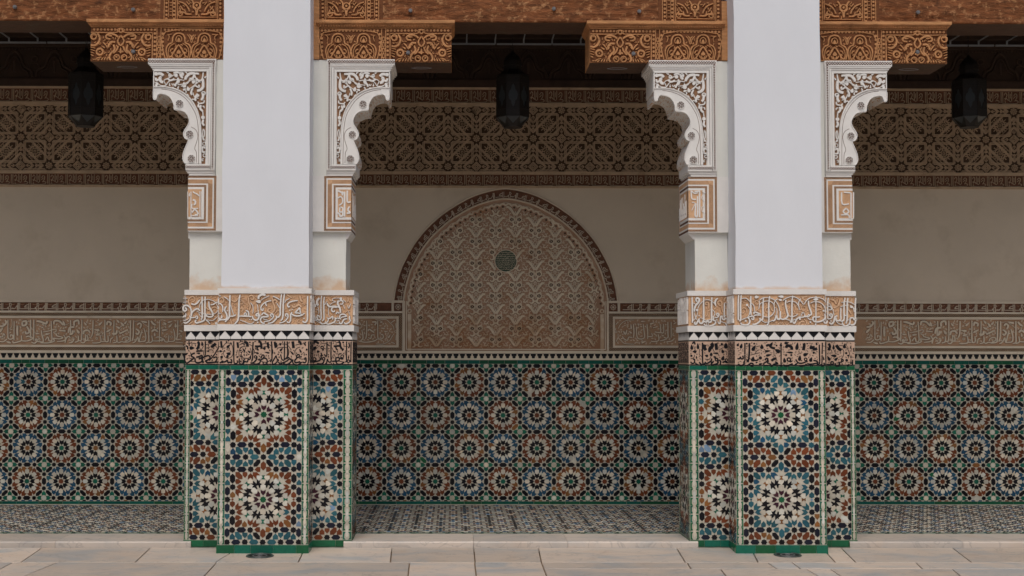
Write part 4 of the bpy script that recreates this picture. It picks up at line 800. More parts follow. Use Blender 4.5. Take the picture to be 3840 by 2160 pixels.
def capital(P, fr, g):
    # body: outer rectangle on the pillar side, lobed underside towards the bay
    k = MB(); poly = [g(*p) for p in ([(147, 1385), (147, 205), (893, 205), (893, 440)] + PROF[::-1] + [(490, 1385)])]
    k.prism(fr, poly, -.44, 0, 0, back=True)
    arch = [g(*p) for p in (ARCH+PROF[:])]; k.prism(fr, arch, 0, .020)
    # top slab and cove
    for (ya, yb, xr, h) in ((80, 142, 947, .030), (142, 160, 930, .026), (160, 182, 914, .018), (182, 206, 900, .010)):
        a = g(147, yb); c = g(xr, ya); k.prism(fr, [a, (c[0], a[1]), c, (a[0], c[1])], -.46, h, 0, back=True)
    for (xa, xb, h) in ((147, 200, .030), (200, 228, .022), (228, 262, .013)):
        a = g(xa, 1385 if xa < 200 else 1318); c = g(xb, 150); k.rect(fr, a[0], a[1], c[0], c[1], 0, h-.0004)
    a = g(200, 1385); c = g(488, 1318); k.rect(fr, a[0], a[1], c[0], c[1], 0, .0295)
    # cove under the capital down to the kufic box
    for (ya, yb, xr, h) in ((1385, 1400, 486, .020), (1400, 1420, 470, .014), (1420, 1448, 452, .008)):
        a = g(147, yb); c = g(xr, ya); k.prism(fr, [a, (c[0], a[1]), c, (a[0], c[1])], -.44, h, 0, back=True)
    a = g(262, 222); c = g(886, 206); k.rect(fr, a[0], a[1], c[0], c[1], 0, .017)
    a = g(876, 412); c = g(888, 222); k.rect(fr, a[0], a[1], c[0], c[1], 0, .017)
    k.ribbon(fr, [g(*p) for p in ARCH[:-1]], 17*g.k, .018, .029, smooth=4)
    k.ribbon(fr, [g(x+(5 if y > 700 else 0), y+(8 if y < 700 else 0)) for x, y in PROF[::-1]], 13*g.k, .014, .026, smooth=2)
    cap = k.build('capital_bracket', M_white, P)
    gd = MB(); gp = [g(264, 222), g(876, 222)]+[g(*p) for p in ARCH]+[g(264, 1310)]
    gd.prism(fr, gp, -.001, .0015); gd.build('arabesque_ground', M_brown2, cap)
    dk = MB(); a = g(160, 126); c = g(945, 92)
    dk.rect(fr, a[0], a[1], c[0], c[1], .02, .0306); a2 = g(160, 1374); c2 = g(188, 126); dk.rect(fr, a2[0], a2[1], c2[0], c2[1], .02, .0306)
    a3 = g(188, 1366); c3 = g(484, 1336); dk.rect(fr, a3[0], a3[1], c3[0], c3[1], .02, .0302)
    gro = [(x+28, y+26) if y < 700 else (x+30, y+5) for x, y in ARCH[1:]]
    dk.ribbon(fr, [g(*p) for p in gro], 6*g.k, .0195, .0212, smooth=4)
    dk.ribbon(fr, [g(*p) for p in [(430, 880), (380, 910), (352, 970), (360, 1040), (385, 1130), (365, 1180), (360, 1300)]], 6*g.k, .0195, .0212, smooth=4)
    rs = MB()
    for (x, y, r, n) in ((572, 605, 44, 8), (447, 965, 44, 8), (423, 1253, 46, 8)): rosette(rs, dk, fr, g, x, y, r, n)
    dk.build('dark_inlay', M_dark, cap); rs.build('rosette', M_white, cap)
    l = MB(); z = 17*g.k
    lattice(l, fr, a[0], a[1], c[0], c[1], 30*g.k, 5.2*g.k, .0306, .034); lattice(l, fr, a2[0], a2[1], c2[0], c2[1], 30*g.k, 5.2*g.k, .0306, .034); lattice(l, fr, a3[0], a3[1], c3[0], c3[1], 30*g.k, 5.2*g.k, .0302, .034)
    l.build('lattice_border', M_white, cap)
    s_ = MB(); strokes(s_, fr, g, ARAB_F, .001, .014, taper=.2, top=.8); strokes(s_, fr, g, ARAB, .001, .017, taper=.15, top=.82, wk=1.05); s_.build('arabesque_relief', M_white, cap)
    # worn carving on the underside and the inner edge
    u = MB(); pr = [g(*p) for p in PROF if p[1] < 1320]; 
    us = Fr(fr.o, fr.a, fr.b, fr.n)
    for i in range(len(pr)-1):
        (x0, z0), (x1, z1) = pr[i], pr[i+1]; L = math.hypot(x1-x0, z1-z0)
        if L < .012: continue
        n2 = (-(z1-z0)/L, (x1-x0)/L)
        for j in range(16):
            t = random.random(); dd = -.03-.38*random.random(); xx = x0+(x1-x0)*t; zz = z0+(z1-z0)*t; ll = random.uniform(.015, .05); ww = random.uniform(.003, .006)
            e = (-n2[0]*.002, -n2[1]*.002)
            for sg in (1, -1):
                q = [fr(xx+sg*e[0], zz+sg*e[1], dd), fr(xx+sg*e[0]+(x1-x0)/L*ww, zz+sg*e[1]+(z1-z0)/L*ww, dd), fr(xx+sg*e[0]+(x1-x0)/L*ww, zz+sg*e[1]+(z1-z0)/L*ww, dd-ll), fr(xx+sg*e[0], zz+sg*e[1], dd-ll)]
                kk = len(u.v); u.v += q; u.face([kk, kk+1, kk+2, kk+3])
    u.build('underside_carving', M_tan, cap)
    return cap
KUF = {(-1, 1): ((1160, 620, 4.829), "38 640,480 640,930;34 690,460 690,660 750,660;34 520,460 560,480 600,500 640,500;30 600,470 600,540;28 560,760 605,775 605,840 550,840 560,760;34 605,840 605,910 560,920 550,890 515,860;34 730,750 700,810 740,860 680,870;26 520,600 560,570 600,600 600,680 540,730"),
       (-1, -1): ((680, 620, 4.83), "15 340,475 340,975;15 365,475 365,975;20 180,480 180,970;22 150,500 150,560;24 215,480 240,500 300,530 330,560;34 210,630 250,640 260,690 230,720;20 200,700 200,780 310,780;30 200,860 250,800 310,880 250,900;18 190,915 310,915;16 122,480 122,970"),
       (1, -1): ((2500, 620, 4.83), "30 500,480 600,470;26 450,470 500,510 560,500;34 592,480 592,940;30 555,560 555,900 530,930 510,890 525,690;26 440,460 450,600 500,620 530,620;26 640,480 690,500;12 650,540 630,600 680,660 670,740 630,760 640,840 680,860 670,930;14 450,670 510,690 480,760 450,820"),
       (1, 1): ((3080, 620, 4.83), "28 360,490 370,700 490,700;30 400,490 520,500;26 530,500 530,970;26 575,490 575,970;28 440,780 490,840 440,880 390,840 440,780;24 350,900 480,900 500,960")}
def kufic_box(P, Xc, s, inner, zb, gc):
    xo = gc(0, 0)[0]+0; xr = .779 if s == inner else .75      # outer face of the box from the pillar axis
    X6, Z6 = at(1160+752/4.829, 620+300/4.829, WY-.01); xr0 = X6+PXC; xr = .675 if (s == inner and Xc < 0) else (.689 if s == inner else .682)
    def q(x, y):
        X, Z = at(1160+x/4.829, 620+y/4.829, WY-.01); return (.450+(X+PXC-.450)*(xr-.450)/(xr0-.450), Z)
    fr = Fr((Xc, WY-.008, 0), (s, 0, 0)); k = MB(); z1 = gc(0, 1447)[1]; d = MB(); t = MB(); l = MB(); m = 1/4.829*(11.5+WY)/CF
    k.rect(fr, .3535, zb+.0005, xr, z1, -.50, 0, back=True)
    # chamfered foot of the box
    xs0 = .629 if s == inner else .672
    k.prism(Fr((Xc, WY+.034, 0), (s, 0, 0)), [(xs0+.0006, zb-.055), (xs0+.012, zb-.055), (xr, zb-.004), (xr, zb+.0003), (xs0+.0006, zb+.0003)], -.45, 0, back=True)
    LV = [(265, 195, 1185), (303, 235, 1148), (328, 262, 1115), (405, 337, 1047), (435, 362, 1022), (470, 402, 985), (510, 440, 940)]
    hs = [.0010, .0035, .0042, .0068, .0075, .0102, .0108]; tg = [d, k, t, k, d, k, t]
    ys, ye = WY-.004, .49+WY
    fs = Fr((Xc+s*xr, 0, 0), (0, 1, 0), (0, 0, 1), (s, 0, 0))
    for (x, ya, yb), h, b_ in zip(LV, hs, tg):
        a = q(x, yb); c = q(752, ya); b_.rect(fr, a[0], a[1], c[0]-.0005, c[1], -.0, h)
        dx = (x-265)*m
        if s == inner: b_.rect(fs, ys+.001, a[1], ye-dx, c[1], -.0, h*.4)
    for i in (0, 4):
        (x, ya, yb) = LV[i]; (x2, ya2, yb2) = LV[i+1]; h = hs[i]
        A = q(x, ya2); C = q(750, ya); lattice(l, fr, A[0], A[1], C[0], C[1], .0088, .0018, h, h+.0022)
        A = q(x, yb); C = q(750, yb2); lattice(l, fr, A[0], A[1], C[0], C[1], .0088, .0018, h, h+.0022)
        A = q(x, yb2); C = q(x2, ya2); lattice(l, fr, A[0], A[1], C[0], C[1], .0088, .0018, h, h+.0022)
    (x, ya, yb), (x2, ya2, yb2) = LV[2], LV[3]
    n = 46
    for i in range(n):
        yy = ya2+(yb2-ya2)*(i+.2)/n; a = q(x+3, yy+14); c = q(x2-4, yy-8); d.ribbon(fr, [a, c], .0020, .0040, .0052, smooth=1)
    for i in range(19):
        xx = x2+(750-x2)*i/19
        for (y1_, y2_) in ((ya2-3, ya+3), (yb-3, yb2+3)):
            a = q(xx, y1_); c = q(min(xx+20, 750), y2_); d.ribbon(fr, [a, c], .0020, .0040, .0052, smooth=1)
    kb = k.build('kufic_box', M_white, P); d.build('dark_inlay', M_dark, kb); t.build('tan_ground', M_tan, kb); l.build('lattice_border', M_tanlow, kb)
    (u0, v0, sc), tx = KUF[(-1 if Xc < 0 else 1, s)]
    w_ = MB(); wfr = FY(WY-.008); strokes(w_, wfr, px(u0, v0, sc, WY-.01), tx, .0105, .0165, taper=.1, top=.85)
    zA, zB = q(510, 940)[1], q(510, 440)[1]
    for i in range(11 if s == inner else 0):
        yy = WY+.05+i*.036; w_.ribbon(fs, [(yy, zA+.01), (yy+random.uniform(-.006, .006), zA+(zB-zA)*random.uniform(.4, .95))], random.uniform(.008, .014), .004, .009, smooth=1, top=.85)
        if i % 3 == 1: w_.ribbon(fs, [(yy-.02, zA+(zB-zA)*.2), (yy+.03, zA+(zB-zA)*.22)], .012, .004, .009, smooth=1)
    w_.build('kufic_lettering', M_white, kb)
gA, gB_, gC_ = px(680, 1090, 10.35, WY), px(900, 1090, 9.908, -.001), px(1140, 1090, 10.35, WY)
gA2 = px(680, 1090, 10.35, -.001)
L1 = pillar(-PXC, 'b', 't', 'carved_pillar', 'left white pillar whose middle tile panel has rust brown star rosettes',
    [(gA, 1, TXT_A, LOW_A), (gA2, 0, TXT_A2, LOW_A2), (gB_, 0, TXT_B, LOW_B), (gC_, 1, TXT_C, LOW_C)],
    [(px(680, 1260, 10.733, WY), FY(WY), BLK_G), (px(680, 1260, 10.733, 0), FY(0), BLK_G2), (px(900, 1260, 9.908, 0), FY(0), BLK_H), (px(1140, 1260, 11.145, WY), FY(WY), BLK_I)], 1)
gD, gE, gF = px(2520, 1090, 9.66, WY), px(2760, 1090, 9.66, -.001), px(2980, 1090, 9.66, -.001)
gF2 = px(2980, 1090, 9.66, WY)
L2 = pillar(PXC, 't', 'b', 'carved_pillar', 'right white pillar whose middle tile panel has blue-green star rosettes',
    [(gD, 1, TXT_D, LOW_D), (gE, 0, TXT_E, LOW_E), (gF, 0, TXT_F, LOW_F), (gF2, 1, TXT_F2, LOW_F2)],
    [(px(2520, 1260, 5.6, WY), FY(WY), BLK_J), (px(2760, 1260, 5.6, 0), FY(0), BLK_K), (px(2980, 1260, 5.6, 0), FY(0), BLK_L.split('20 650,130')[0]), (px(2980, 1260, 5.6, WY), FY(WY), '20 650,130'+BLK_L.split('20 650,130')[1])], -1)
# ================================================================== BACK WALL OF THE GALLERY
WALL = thing('gallery_wall', 'shaded back wall with tile dado, carved stucco bands and pointed arch panel', 'wall')
FW_ = FY(WALLY)
def wz(v, u=1923): return at(u, v, WALLY)[1]
def wx(u, v=1100): return at(u, v, WALLY)[0]
XE = 5.6
Zg0, Zg1 = wz(1892), wz(1879.5); ztt = 1.512
pieces = []
ox, oz = at(1886.5, 1433.6, WALLY); PXW = .3495; PZW = .3400; kx = PXW/872; kz = PZW/850
zb_ = Zg1; zt_ = ztt
for i in range(-17, 18):
    for j in range(-4, 2):
        A, C = ('B', 'b') if (i+j) % 2 == 0 else ('b', 'G')
        place_tiles(wall_cell(A, C), ox+i*PXW, oz+j*PZW, kx, kz, (-XE, zb_, XE, zt_), FW_, pieces, None, h=.002, grow=1.08)
        place_tiles(wall_edge(), ox+(i-.5)*PXW, oz+(j-.5)*PZW, kx, kz, (-XE, zb_, XE, zt_), FW_, pieces, None, h=.002, grow=1.08)
vis = [p for p in pieces if not any(abs(sum(q[0] for q in p[1])/len(p[1])-c) < 1.0 for c in (-PXC-.15, PXC+.2)) and abs(sum(q[0] for q in p[1])/len(p[1])) < 4.9]
vid = set(id(p) for p in vis); rest = [p for p in pieces if id(p) not in vid]
vis.sort(key=lambda q: -q[0])
for A, P_, fr, c, h in vis[:290]:
    b = MB(); b.prism(fr, P_, -.001, h, 0, c, tilt=.03); b.build('tile', M_tile, WALL)
b = MB()
for A, P_, fr, c, h in vis[290:]+rest: b.prism(fr, P_, -.001, h, 0, c, tilt=.03)
b.build('small_tiles', M_tile, WALL, kind='stuff')
b = MB(); b.rect(FW_, -XE, 0, XE, 1.62, -.012, 0); b.build('tile_bed', M_grout, WALL)
lst = []; bricks(FW_, -XE, XE, Zg0-.03, Zg1-.001, lst, .22); bricks(FW_, -XE, XE, ztt+.001, 1.553, lst, .125)
for A, P_, fr, c, h in lst:
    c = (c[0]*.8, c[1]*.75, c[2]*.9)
    b = MB(); b.prism(fr, P_, 0, .003, 0, c); b.build('border_brick', M_tile, WALL)
m_ = MB(); merlons(m_, FW_, -XE, XE, 1.554, 1.620, .0665, 'wall', 1, 0); m_.build('merlon_frieze', [M_black, M_wallcream], WALL)
# ---- the arch panel in the middle bay
def ga(x, y): return at(1400+x/2.0705, 660+y/2.0705, WALLY)
ga.k = (11.5+WALLY)/CF/2.0705
cxA, czA = ga(1028, 1010)
base = [(1028, 90), (940, 100), (850, 122), (770, 150), (690, 190), (600, 243), (520, 300), (440, 370), (370, 445), (310, 525), (260, 610), (215, 700), (185, 790), (163, 880), (150, 970), (146, 1010)]
half = [ga(*p) for p in base]
right = [(2*cxA-x, z) for x, z in half[1:]]
outer = half[::-1]+right                                 # from left springing over the apex to the right
def sc(P, f): return [(cxA+(x-cxA)*f, czA+(z-czA)*f) for x, z in P]
Zpb = wz(1323); Zspr = ga(0, 970)[1]; Xi = (ga(235, 0)[0], ga(1822, 0)[0]); Xo = (ga(146, 0)[0], ga(1910, 0)[0])
# plaster field around the arch
zP0, zP1 = 2.169, 3.34
def arch_hole(mb, fr, x0, x1, z0, z1, P, h0, h1):
    left = [p for p in P if p[0] <= cxA+1e-6]; rt = [p for p in P if p[0] >= cxA-1e-6]
    left = [(x, max(z, z0)) for x, z in left]; rt = [(x, max(z, z0)) for x, z in rt]
    mb.prism(fr, [(x0, z0)]+left+[(cxA, z1), (x0, z1)], h0, h1)
    mb.prism(fr, rt+[(x1, z0), (x1, z1), (cxA, z1)], h0, h1)
b = MB(); b.rect(FW_, -9, zP0, Xo[0]-.3, zP1, -.012, .004); b.rect(FW_, Xo[1]+.3, zP0, 9, zP1, -.012, .004)
arch_hole(b, FW_, Xo[0]-.3, Xo[1]+.3, zP0, zP1, outer, -.012, .004)
b.rect(FW_, -9, 0, -XE, zP0, -.01, .004); b.rect(FW_, XE, 0, 9, zP0, -.01, .004)
b.build('plaster_field', M_inner, WALL)
PAN = bpy.data.objects.new('arch_panel', None); col.objects.link(PAN); PAN.parent = WALL
b = MB(); b.prism(FW_, sc(outer, .995)+[(Xi[1], Zpb), (Xi[0], Zpb)], -.012, .001); b.build('panel_ground', M_tymground, PAN)
# ring of script
dk = MB(); P1 = sc(outer, .985); P2 = sc(outer, .915)
for i in range(len(P1)-1): dk.prism(FW_, [P2[i], P2[i+1], P1[i+1], P1[i]], 0, .002)
dk.build('ring_ground', M_brownband, PAN)
rg = MB(); rg.ribbon(FW_, sc(outer, .992), .018, 0, .016, smooth=3); rg.ribbon(FW_, sc(outer, .905), .018, 0, .018, smooth=3)
def along(P):
    L = [0]
    for a, c in zip(P, P[1:]): L.append(L[-1]+math.hypot(c[0]-a[0], c[1]-a[1]))
    def f(s, r):
        s = max(0, min(L[-1]-1e-6, s)); i = max(k for k in range(len(L)) if L[k] <= s); i = min(i, len(P)-2)
        t = (s-L[i])/(L[i+1]-L[i]); a, c = P[i], P[i+1]; d = ((c[0]-a[0])/(L[i+1]-L[i]), (c[1]-a[1])/(L[i+1]-L[i]))
        return (a[0]+d[0]*(s-L[i])-d[1]*r, a[1]+d[1]*(s-L[i])+d[0]*r)
    return f, L[-1]
def dense(P, k=5):
    n = len(P); Q = []
    V = [Vector(p) for p in P]
    for i in range(n-1):
        p0, p1, p2, p3 = V[max(i-1, 0)], V[i], V[i+1], V[min(i+2, n-1)]
        for j in range(k):
            t = j/k; q = .5*((2*p1)+(p2-p0)*t+(2*p0-5*p1+4*p2-p3)*t*t+(3*p1-p0-3*p2+p3)*t*t*t); Q.append((q.x, q.y))
    Q.append(P[-1]); return Q
fa, LA = along(dense(sc(outer, .915)))
KU = [(9, [(0, 188), (150, 188)]), (10, [(70, 165), (105, 165), (138, 165)]), (10, [(75, 160), (95, 138), (132, 128)]), (8, [(137, 105), (137, 210), (160, 210), (160, 105)]), (8, [(160, 188), (240, 188)]),
      (9, [(252, 180), (250, 211), (280, 211), (280, 150), (292, 130), (275, 105)]), (9, [(262, 105), (262, 150), (250, 165)]), (9, [(240, 175)]), (9, [(285, 188), (340, 188)]), (9, [(340, 188), (378, 140), (380, 188)]), (8, [(380, 150), (380, 211), (402, 211), (402, 105), (415, 105), (415, 188)]), (8, [(388, 105), (388, 200)]), (7, [(300, 188), (305, 175), (320, 188), (325, 176)])]
def kufic_unit(mb, f, s0, scl, zs, h0, h1, mi=0):
    for w_, pts in KU:
        P_ = [f(s0+x*scl, (211-y)*zs) for x, y in pts]
        if len(P_) == 1: mb.disc(FW_, P_[0][0], P_[0][1], w_*scl*1.2, h0, h1, mi, n=8)
        else: mb.ribbon(FW_, P_, w_*scl*1.15, h0, h1, mi, smooth=1, top=.7)
rw = .070*abs(outer[0][0]-cxA)/1.0; un = LA/15
for i in range(15): kufic_unit(rg, fa, i*un+.01, un/415*.97, (.062*.93)/106*1.05, .002, .013)
rg.build('ring_script', M_wallcream, PAN)
# lobed lace border inside
lc = MB(); fb, LB = along(dense(sc(outer, .848))); n = 52; fx, LX = along(dense(sc(outer, .87)))
pl = []
for i in range(n*6+1):
    s = LB*i/(n*6); r = .020*abs(math.sin(math.pi*i/6)); pl.append(fb(s, r))
lc.ribbon(FW_, pl, .019, .001, .016, smooth=1, top=.8)
pl = [fx(LX*i/(n*3), .006*math.cos(2*math.pi*i/6)) for i in range(n*3+1)]
lc.ribbon(FW_, pl, .006, .001, .008, smooth=1)
jx = (ga(285, 0)[0], ga(1772, 0)[0]); zj = ga(0, 1070)[1]
for x in jx:
    lc.rect(FW_, x-.018, Zpb+.02, x+.018, zj, 0, .012); lc.ring(FW_, x, zj+.03, .018, .014, 0, .014)
lc.build('lobed_border', M_tymcream, PAN)
eye = MB()
for i in range(n):
    X, Z = fb(LB*(i+.5)/n, -.012); eye.disc(FW_, X, Z, .011, .001, .0025, n=8)
# panel frame
fr_ = MB()
for (a, c, h) in ((.0, .020, .022), (.030, .040, .014)):
    fr_.rect(FW_, Xi[0]+a, Zpb+a, Xi[1]-a, Zpb+c, 0, h)
    fr_.rect(FW_, Xi[0]+a, Zpb+c, Xi[0]+c, Zspr, 0, h); fr_.rect(FW_, Xi[1]-c, Zpb+c, Xi[1]-a, Zspr, 0, h)
fr_.build('panel_frame', M_wallcream, PAN)
# repeating leaf motif
mo = MB(); vn = MB(); cg = MB(); dx = 335/4.528; dy = 185/4.528; inn = sc(outer, .83)
fi = dense(inn)
def inside(X, Z):
    if Z < Zpb+.045 or abs(X-cxA) > .945: return False
    if Z < czA: return True
    xs = [p for p in fi if abs(p[1]-Z) < .02 and p[0] < cxA]
    if not xs: return Z < fi[0][1]
    return X > max(p[0] for p in xs)-.0 and X < 2*cxA-max(p[0] for p in xs)
u0, v0 = 1700+720/4.528, 840+110/4.528
MOT = [(30, [(-62, 28), (-32, 75), (-36, 115), (-76, 128)]), (24, [(-76, 128), (-96, 104)]), (16, [(0, 10), (0, 60)]), (34, [(0, 92)]), (22, [(-22, 92), (22, 92)]),
       (40, [(-150, 150), (-92, 178), (-52, 238), (-20, 283), (0, 290)]), (22, [(-104, 200), (-84, 212)]), (20, [(0, 232), (0, 262)]), (10, [(-12, 275), (0, 215), (12, 275)])]
TUL = [(44, [(-170, 98), (-170, 118)]), (20, [(-172, 52), (-170, 72)]), (18, [(-196, 84), (-188, 112)]), (18, [(-144, 84), (-152, 112)])]
EXT = [(11, [(-112, 60), (-140, 88), (-118, 118)]), (10, [(-112, 38), (-134, 20), (-160, 40)]), (12, [(-10, 130), (-32, 162)]), (10, [(-66, 178), (-34, 200), (-22, 232)]), (13, [(-120, 228), (-150, 260), (-128, 300)]), (12, [(-72, 262), (-102, 280), (-92, 322)]), (12, [(-22, 320), (-48, 342), (-74, 330)]),
       (11, [(-112, -22), (-90, -58), (-58, -50)]), (10, [(-30, 0), (-20, 40)]), (11, [(-140, 0), (-165, 22)]), (10, [(-12, 150), (-8, 190)]), (12, [(-45, 150), (-70, 165)])]
VIN = [(7, [(-150, 150), (-120, 138), (-95, 150)]), (7, [(-105, 5), (-150, -12), (-200, -12)]), (7, [(0, 115), (-20, 190), (-52, 238)]), (7, [(-40, 290), (-10, 340), (0, 400)]), (7, [(-75, 150), (-30, 210)]), (7, [(-165, 130), (-150, 150)])]
pk = (11.5+WALLY)/CF/4.528
for i in range(-7, 8):
    for j in range(-6, 12):
        if (i+j) % 2: continue
        u, v = u0+i*dx, v0+j*dy
        if math.hypot(u-1897, v+22-979) < 62: skip_c = True
        else: skip_c = False
        X0, Z0 = at(u, v, WALLY)
        def cl_(lst, mb, h0, h1):
            for w_, pts in lst:
                for sg in (1, -1):
                    P_ = [(X0+sg*x*pk, Z0-y*pk) for x, y in pts]
                    mx_, mz_ = P_[len(P_)//2]
                    if not inside(mx_, mz_) or math.hypot(mx_-wx(1897, 979), mz_-wz(979)) < .125 or mz_ < Zpb+.05: continue
                    if len(P_) == 1:
                        if sg > 0: mb.disc(FW_, P_[0][0], P_[0][1], w_*pk/2, h0, h1)
                    else: mb.ribbon(FW_, P_, w_*pk*1.12, h0, h1, taper=.2, top=.82)
        cl_([(w_+13, p_) for w_, p_ in MOT+TUL], cg, 0, .0022); cl_(MOT, mo, .001, .015); cl_(TUL, mo, .001, .014); cl_(VIN, vn, .001, .006); cl_(EXT, vn, .001, .009)  # widened copies of the motif are its painted shade outline
        for sg in (1, -1):
            X, Z = X0+sg*62*pk, Z0
            if inside(X, Z) and math.hypot(X-wx(1897, 979), Z-wz(979)) > .14:
                mo.ring(FW_, X, Z, 45*pk, 24*pk, .001, .015); cg.ring(FW_, X, Z, 50*pk, 30*pk, 0, .002); eye.disc(FW_, X, Z, 33*pk, .001, .002, n=10)
                for a in (.785, 2.356): mo.ribbon(FW_, [(X-33*pk*math.cos(a), Z-33*pk*math.sin(a)), (X+33*pk*math.cos(a), Z+33*pk*math.sin(a))], 6*pk, .002, .005, smooth=1)
cg.build('shade_outline', M_crevd, PAN); mo.build('leaf_motif', M_tymcream, PAN); vn.build('vine_relief', M_tymcream, PAN); eye.build('dark_hollow', M_deep, PAN)
X, Z = at(1897.2, 978.7, WALLY); R = 40*(11.5+WALLY)/CF
b = MB(); b.ring(FW_, X, Z, R+.004, .012, .001, .012, n=24); b.build('medallion_rim', M_tymcream, PAN)
b = MB(); b.disc(FW_, X, Z, R, .001, .007, n=24); b.build('medallion_ground', M_green, PAN)
b = MB()
for j in range(9):
    zz = Z+R*(.80-.195*j); hw = math.sqrt(max(0, R*R*.86-(zz-Z)**2)); x = X-hw
    while x < X+hw-.006:
        t = random.random(); l = random.uniform(.008, .018)
        if t < .35: b.ribbon(FW_, [(x, zz+.010), (x+.001, zz-.006)], .003, .007, .010, smooth=1); x += .006
        elif t < .8: b.ribbon(FW_, [(x, zz+.003), (x+l*.4, zz-.006), (x+l*.8, zz-.003), (x+l, zz+.004)], .003, .007, .010, smooth=2); x += l*.9
        else: b.ring(FW_, x+.004, zz-.001, .003, .0025, .007, .010, n=6); x += .009
b.build('medallion_script', M_tymcream, PAN)
# ---- dado cornice bands: plain mouldings, lattice, script
def spans(z0, z1, xl=None, xr=None): return [(-XE, Xi[0]-.004 if xl is None else xl), (Xi[1]+.004 if xr is None else xr, XE)]
Xf = [(wx(1509), wx(1329)), (wx(2284), wx(3840))]
pl_ = MB(); dk = MB(); lt = MB(); kb = MB(); kg = MB(); tg = MB(); ts = MB()
cor = MB()
cor.rect(FW_, -XE, 1.6205, XE, 1.648, -.012, .020)
cor.build('dado_cornice', M_wallcream, WALL)
xin_l, xin_r = Xi[0]-.002, Xi[1]+.002
for (xa, xb) in ((-XE, xin_l), (xin_r, XE)):
    pl_.rect(FW_, xa, 1.682, xb, 1.704, -.012, .018); pl_.rect(FW_, xa, 1.979, xb, 2.004, -.012, .018); pl_.rect(FW_, xa, 2.037, xb, 2.057, -.012, .018); pl_.rect(FW_, xa, 2.144, xb, 2.1685, -.012, .020)
    dk.rect(FW_, xa, 1.6485, xb, 1.6815, -.012, .002); dk.rect(FW_, xa, 2.0045, xb, 2.0365, -.012, .002); kg.rect(FW_, xa, 2.0575, xb, 2.1435, -.012, .001); tg.rect(FW_, xa, 1.7045, xb, 1.9785, -.012, .001)
    for (za, zc) in ((1.6485, 1.6815), (2.0045, 2.0365)): lattice(lt, FW_, xa, za, xb, zc, .0175, .0035, .002, .010)
# the cartouche ends on either side of the arch: vertical lattice and frame
for (ua, ub, uc, ud, sg) in ((1509, 1496, 1496, 1487, 1), (2282.5, 2297, 2297, 2305, -1)):
    xa, xb = sorted((wx(ua), wx(ub))); dk.rect(FW_, xa, 1.683, xb, 2.003, .0, .0182); lattice(lt, FW_, xa, 1.683, xb, 2.003, .0175, .0035, .0182, .024)
    xa, xb = sorted((wx(uc)+.0, wx(ud))); pl_.rect(FW_, xa, 1.7045, xb, 1.9785, .0, .0185)
    xe = (wx(1509), wx(2282.5))[sg < 0]; xf = (xin_l, xin_r)[sg < 0]; a_, b_ = sorted((xe, xf)); pl_.rect(FW_, a_, 1.649, b_, 2.143, 0, .0195)
    xs_ = (wx(1490), wx(2300))[sg < 0]
    a_, b_ = sorted((wx(1479 if sg > 0 else 2283), wx(1508 if sg > 0 else 2314))); kg.rect(FW_, a_, 2.062, b_, 2.140, .0, .0205)
    cx_ = (a_+b_)/2
    for q in range(4):
        an = q*math.pi/4; kb.ribbon(FW_, [(cx_-.034*math.cos(an), 2.101-.034*math.sin(an)), (cx_+.034*math.cos(an), 2.101+.034*math.sin(an))], .004, .0205, .024, smooth=1)
    kb.ring(FW_, cx_, 2.101, .026, .004, .0205, .024)
    xd = wx(1473 if sg > 0 else 2320); pl_.rect(FW_, xd-.012, 2.0575, xd+.012, 2.1438, 0, .019)
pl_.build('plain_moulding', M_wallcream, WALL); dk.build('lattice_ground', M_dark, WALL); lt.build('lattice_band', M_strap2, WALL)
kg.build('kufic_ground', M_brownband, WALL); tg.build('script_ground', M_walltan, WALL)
# kufic band: one word repeated
ul = 415/4.044*(11.5+WALLY)/CF; x_ref = wx(302/4.044, 1150); zs = (2.1425-2.059)/115
def line_f(x0, z0): return lambda s, r: (x0+s, z0+r)
rib = MB()
n0 = int((x_ref+XE)/ul)
for i in range(-n0-1, 60):
    x0 = x_ref+i*ul
    if x0 < -XE or x0+ul > XE: continue
    if x0+ul > wx(1473) and x0 < wx(2322): continue
    kufic_unit(kb, line_f(x0, 2.0600), 0, ul/415, zs, .001, .012)
    for q in range(9):
        xx = x0+ul*(.02+q*.11); rib.ribbon(FW_, [(xx, 2.075), (xx+.02, 2.081), (xx+.04, 2.075)] if q % 2 else [(xx, 2.125), (xx+.02, 2.118), (xx+.04, 2.126)], .004, .001, .004, smooth=1)
rib.build('leaf_relief', M_walltan, WALL); kb.build('kufic_script', M_wallcream, WALL)
# long script band
gM, gN = px(0, 1110, 4.044, WALLY), px(340, 1110, 4.044, WALLY)
WMF = filler([W_M], (0, 360, 1380, 715), 44, None, 1.3, 2); WNF = filler([W_N], (20, 360, 1390, 715), 44, None, 1.3, 6)
def shifted(g, du, dv=0):
    f = lambda x, y: g(x+du*4.044, y+dv*4.044); f.k = g.k; return f
cg = MB()
for du, dv in ((0, 0), (3249, 3), (-690, 0)):
    strokes(cg, FW_, shifted(gM, du, dv), W_M, 0, .0024, taper=0, top=.9, wk=1.75); strokes(cg, FW_, shifted(gN, du, dv), W_N, 0, .0024, taper=0, top=.9, wk=1.75)  # wide low strokes, painted shade around the script
    strokes(ts, FW_, shifted(gM, du, dv), WMF, .001, .008, taper=.2, top=.8); strokes(ts, FW_, shifted(gN, du, dv), WNF, .001, .008, taper=.2, top=.8); strokes(ts, FW_, shifted(gM, du, dv), W_M, .001, .012, taper=.15, top=.85, wk=1.15); strokes(ts, FW_, shifted(gN, du, dv), W_N, .001, .012, taper=.15, top=.85, wk=1.15)
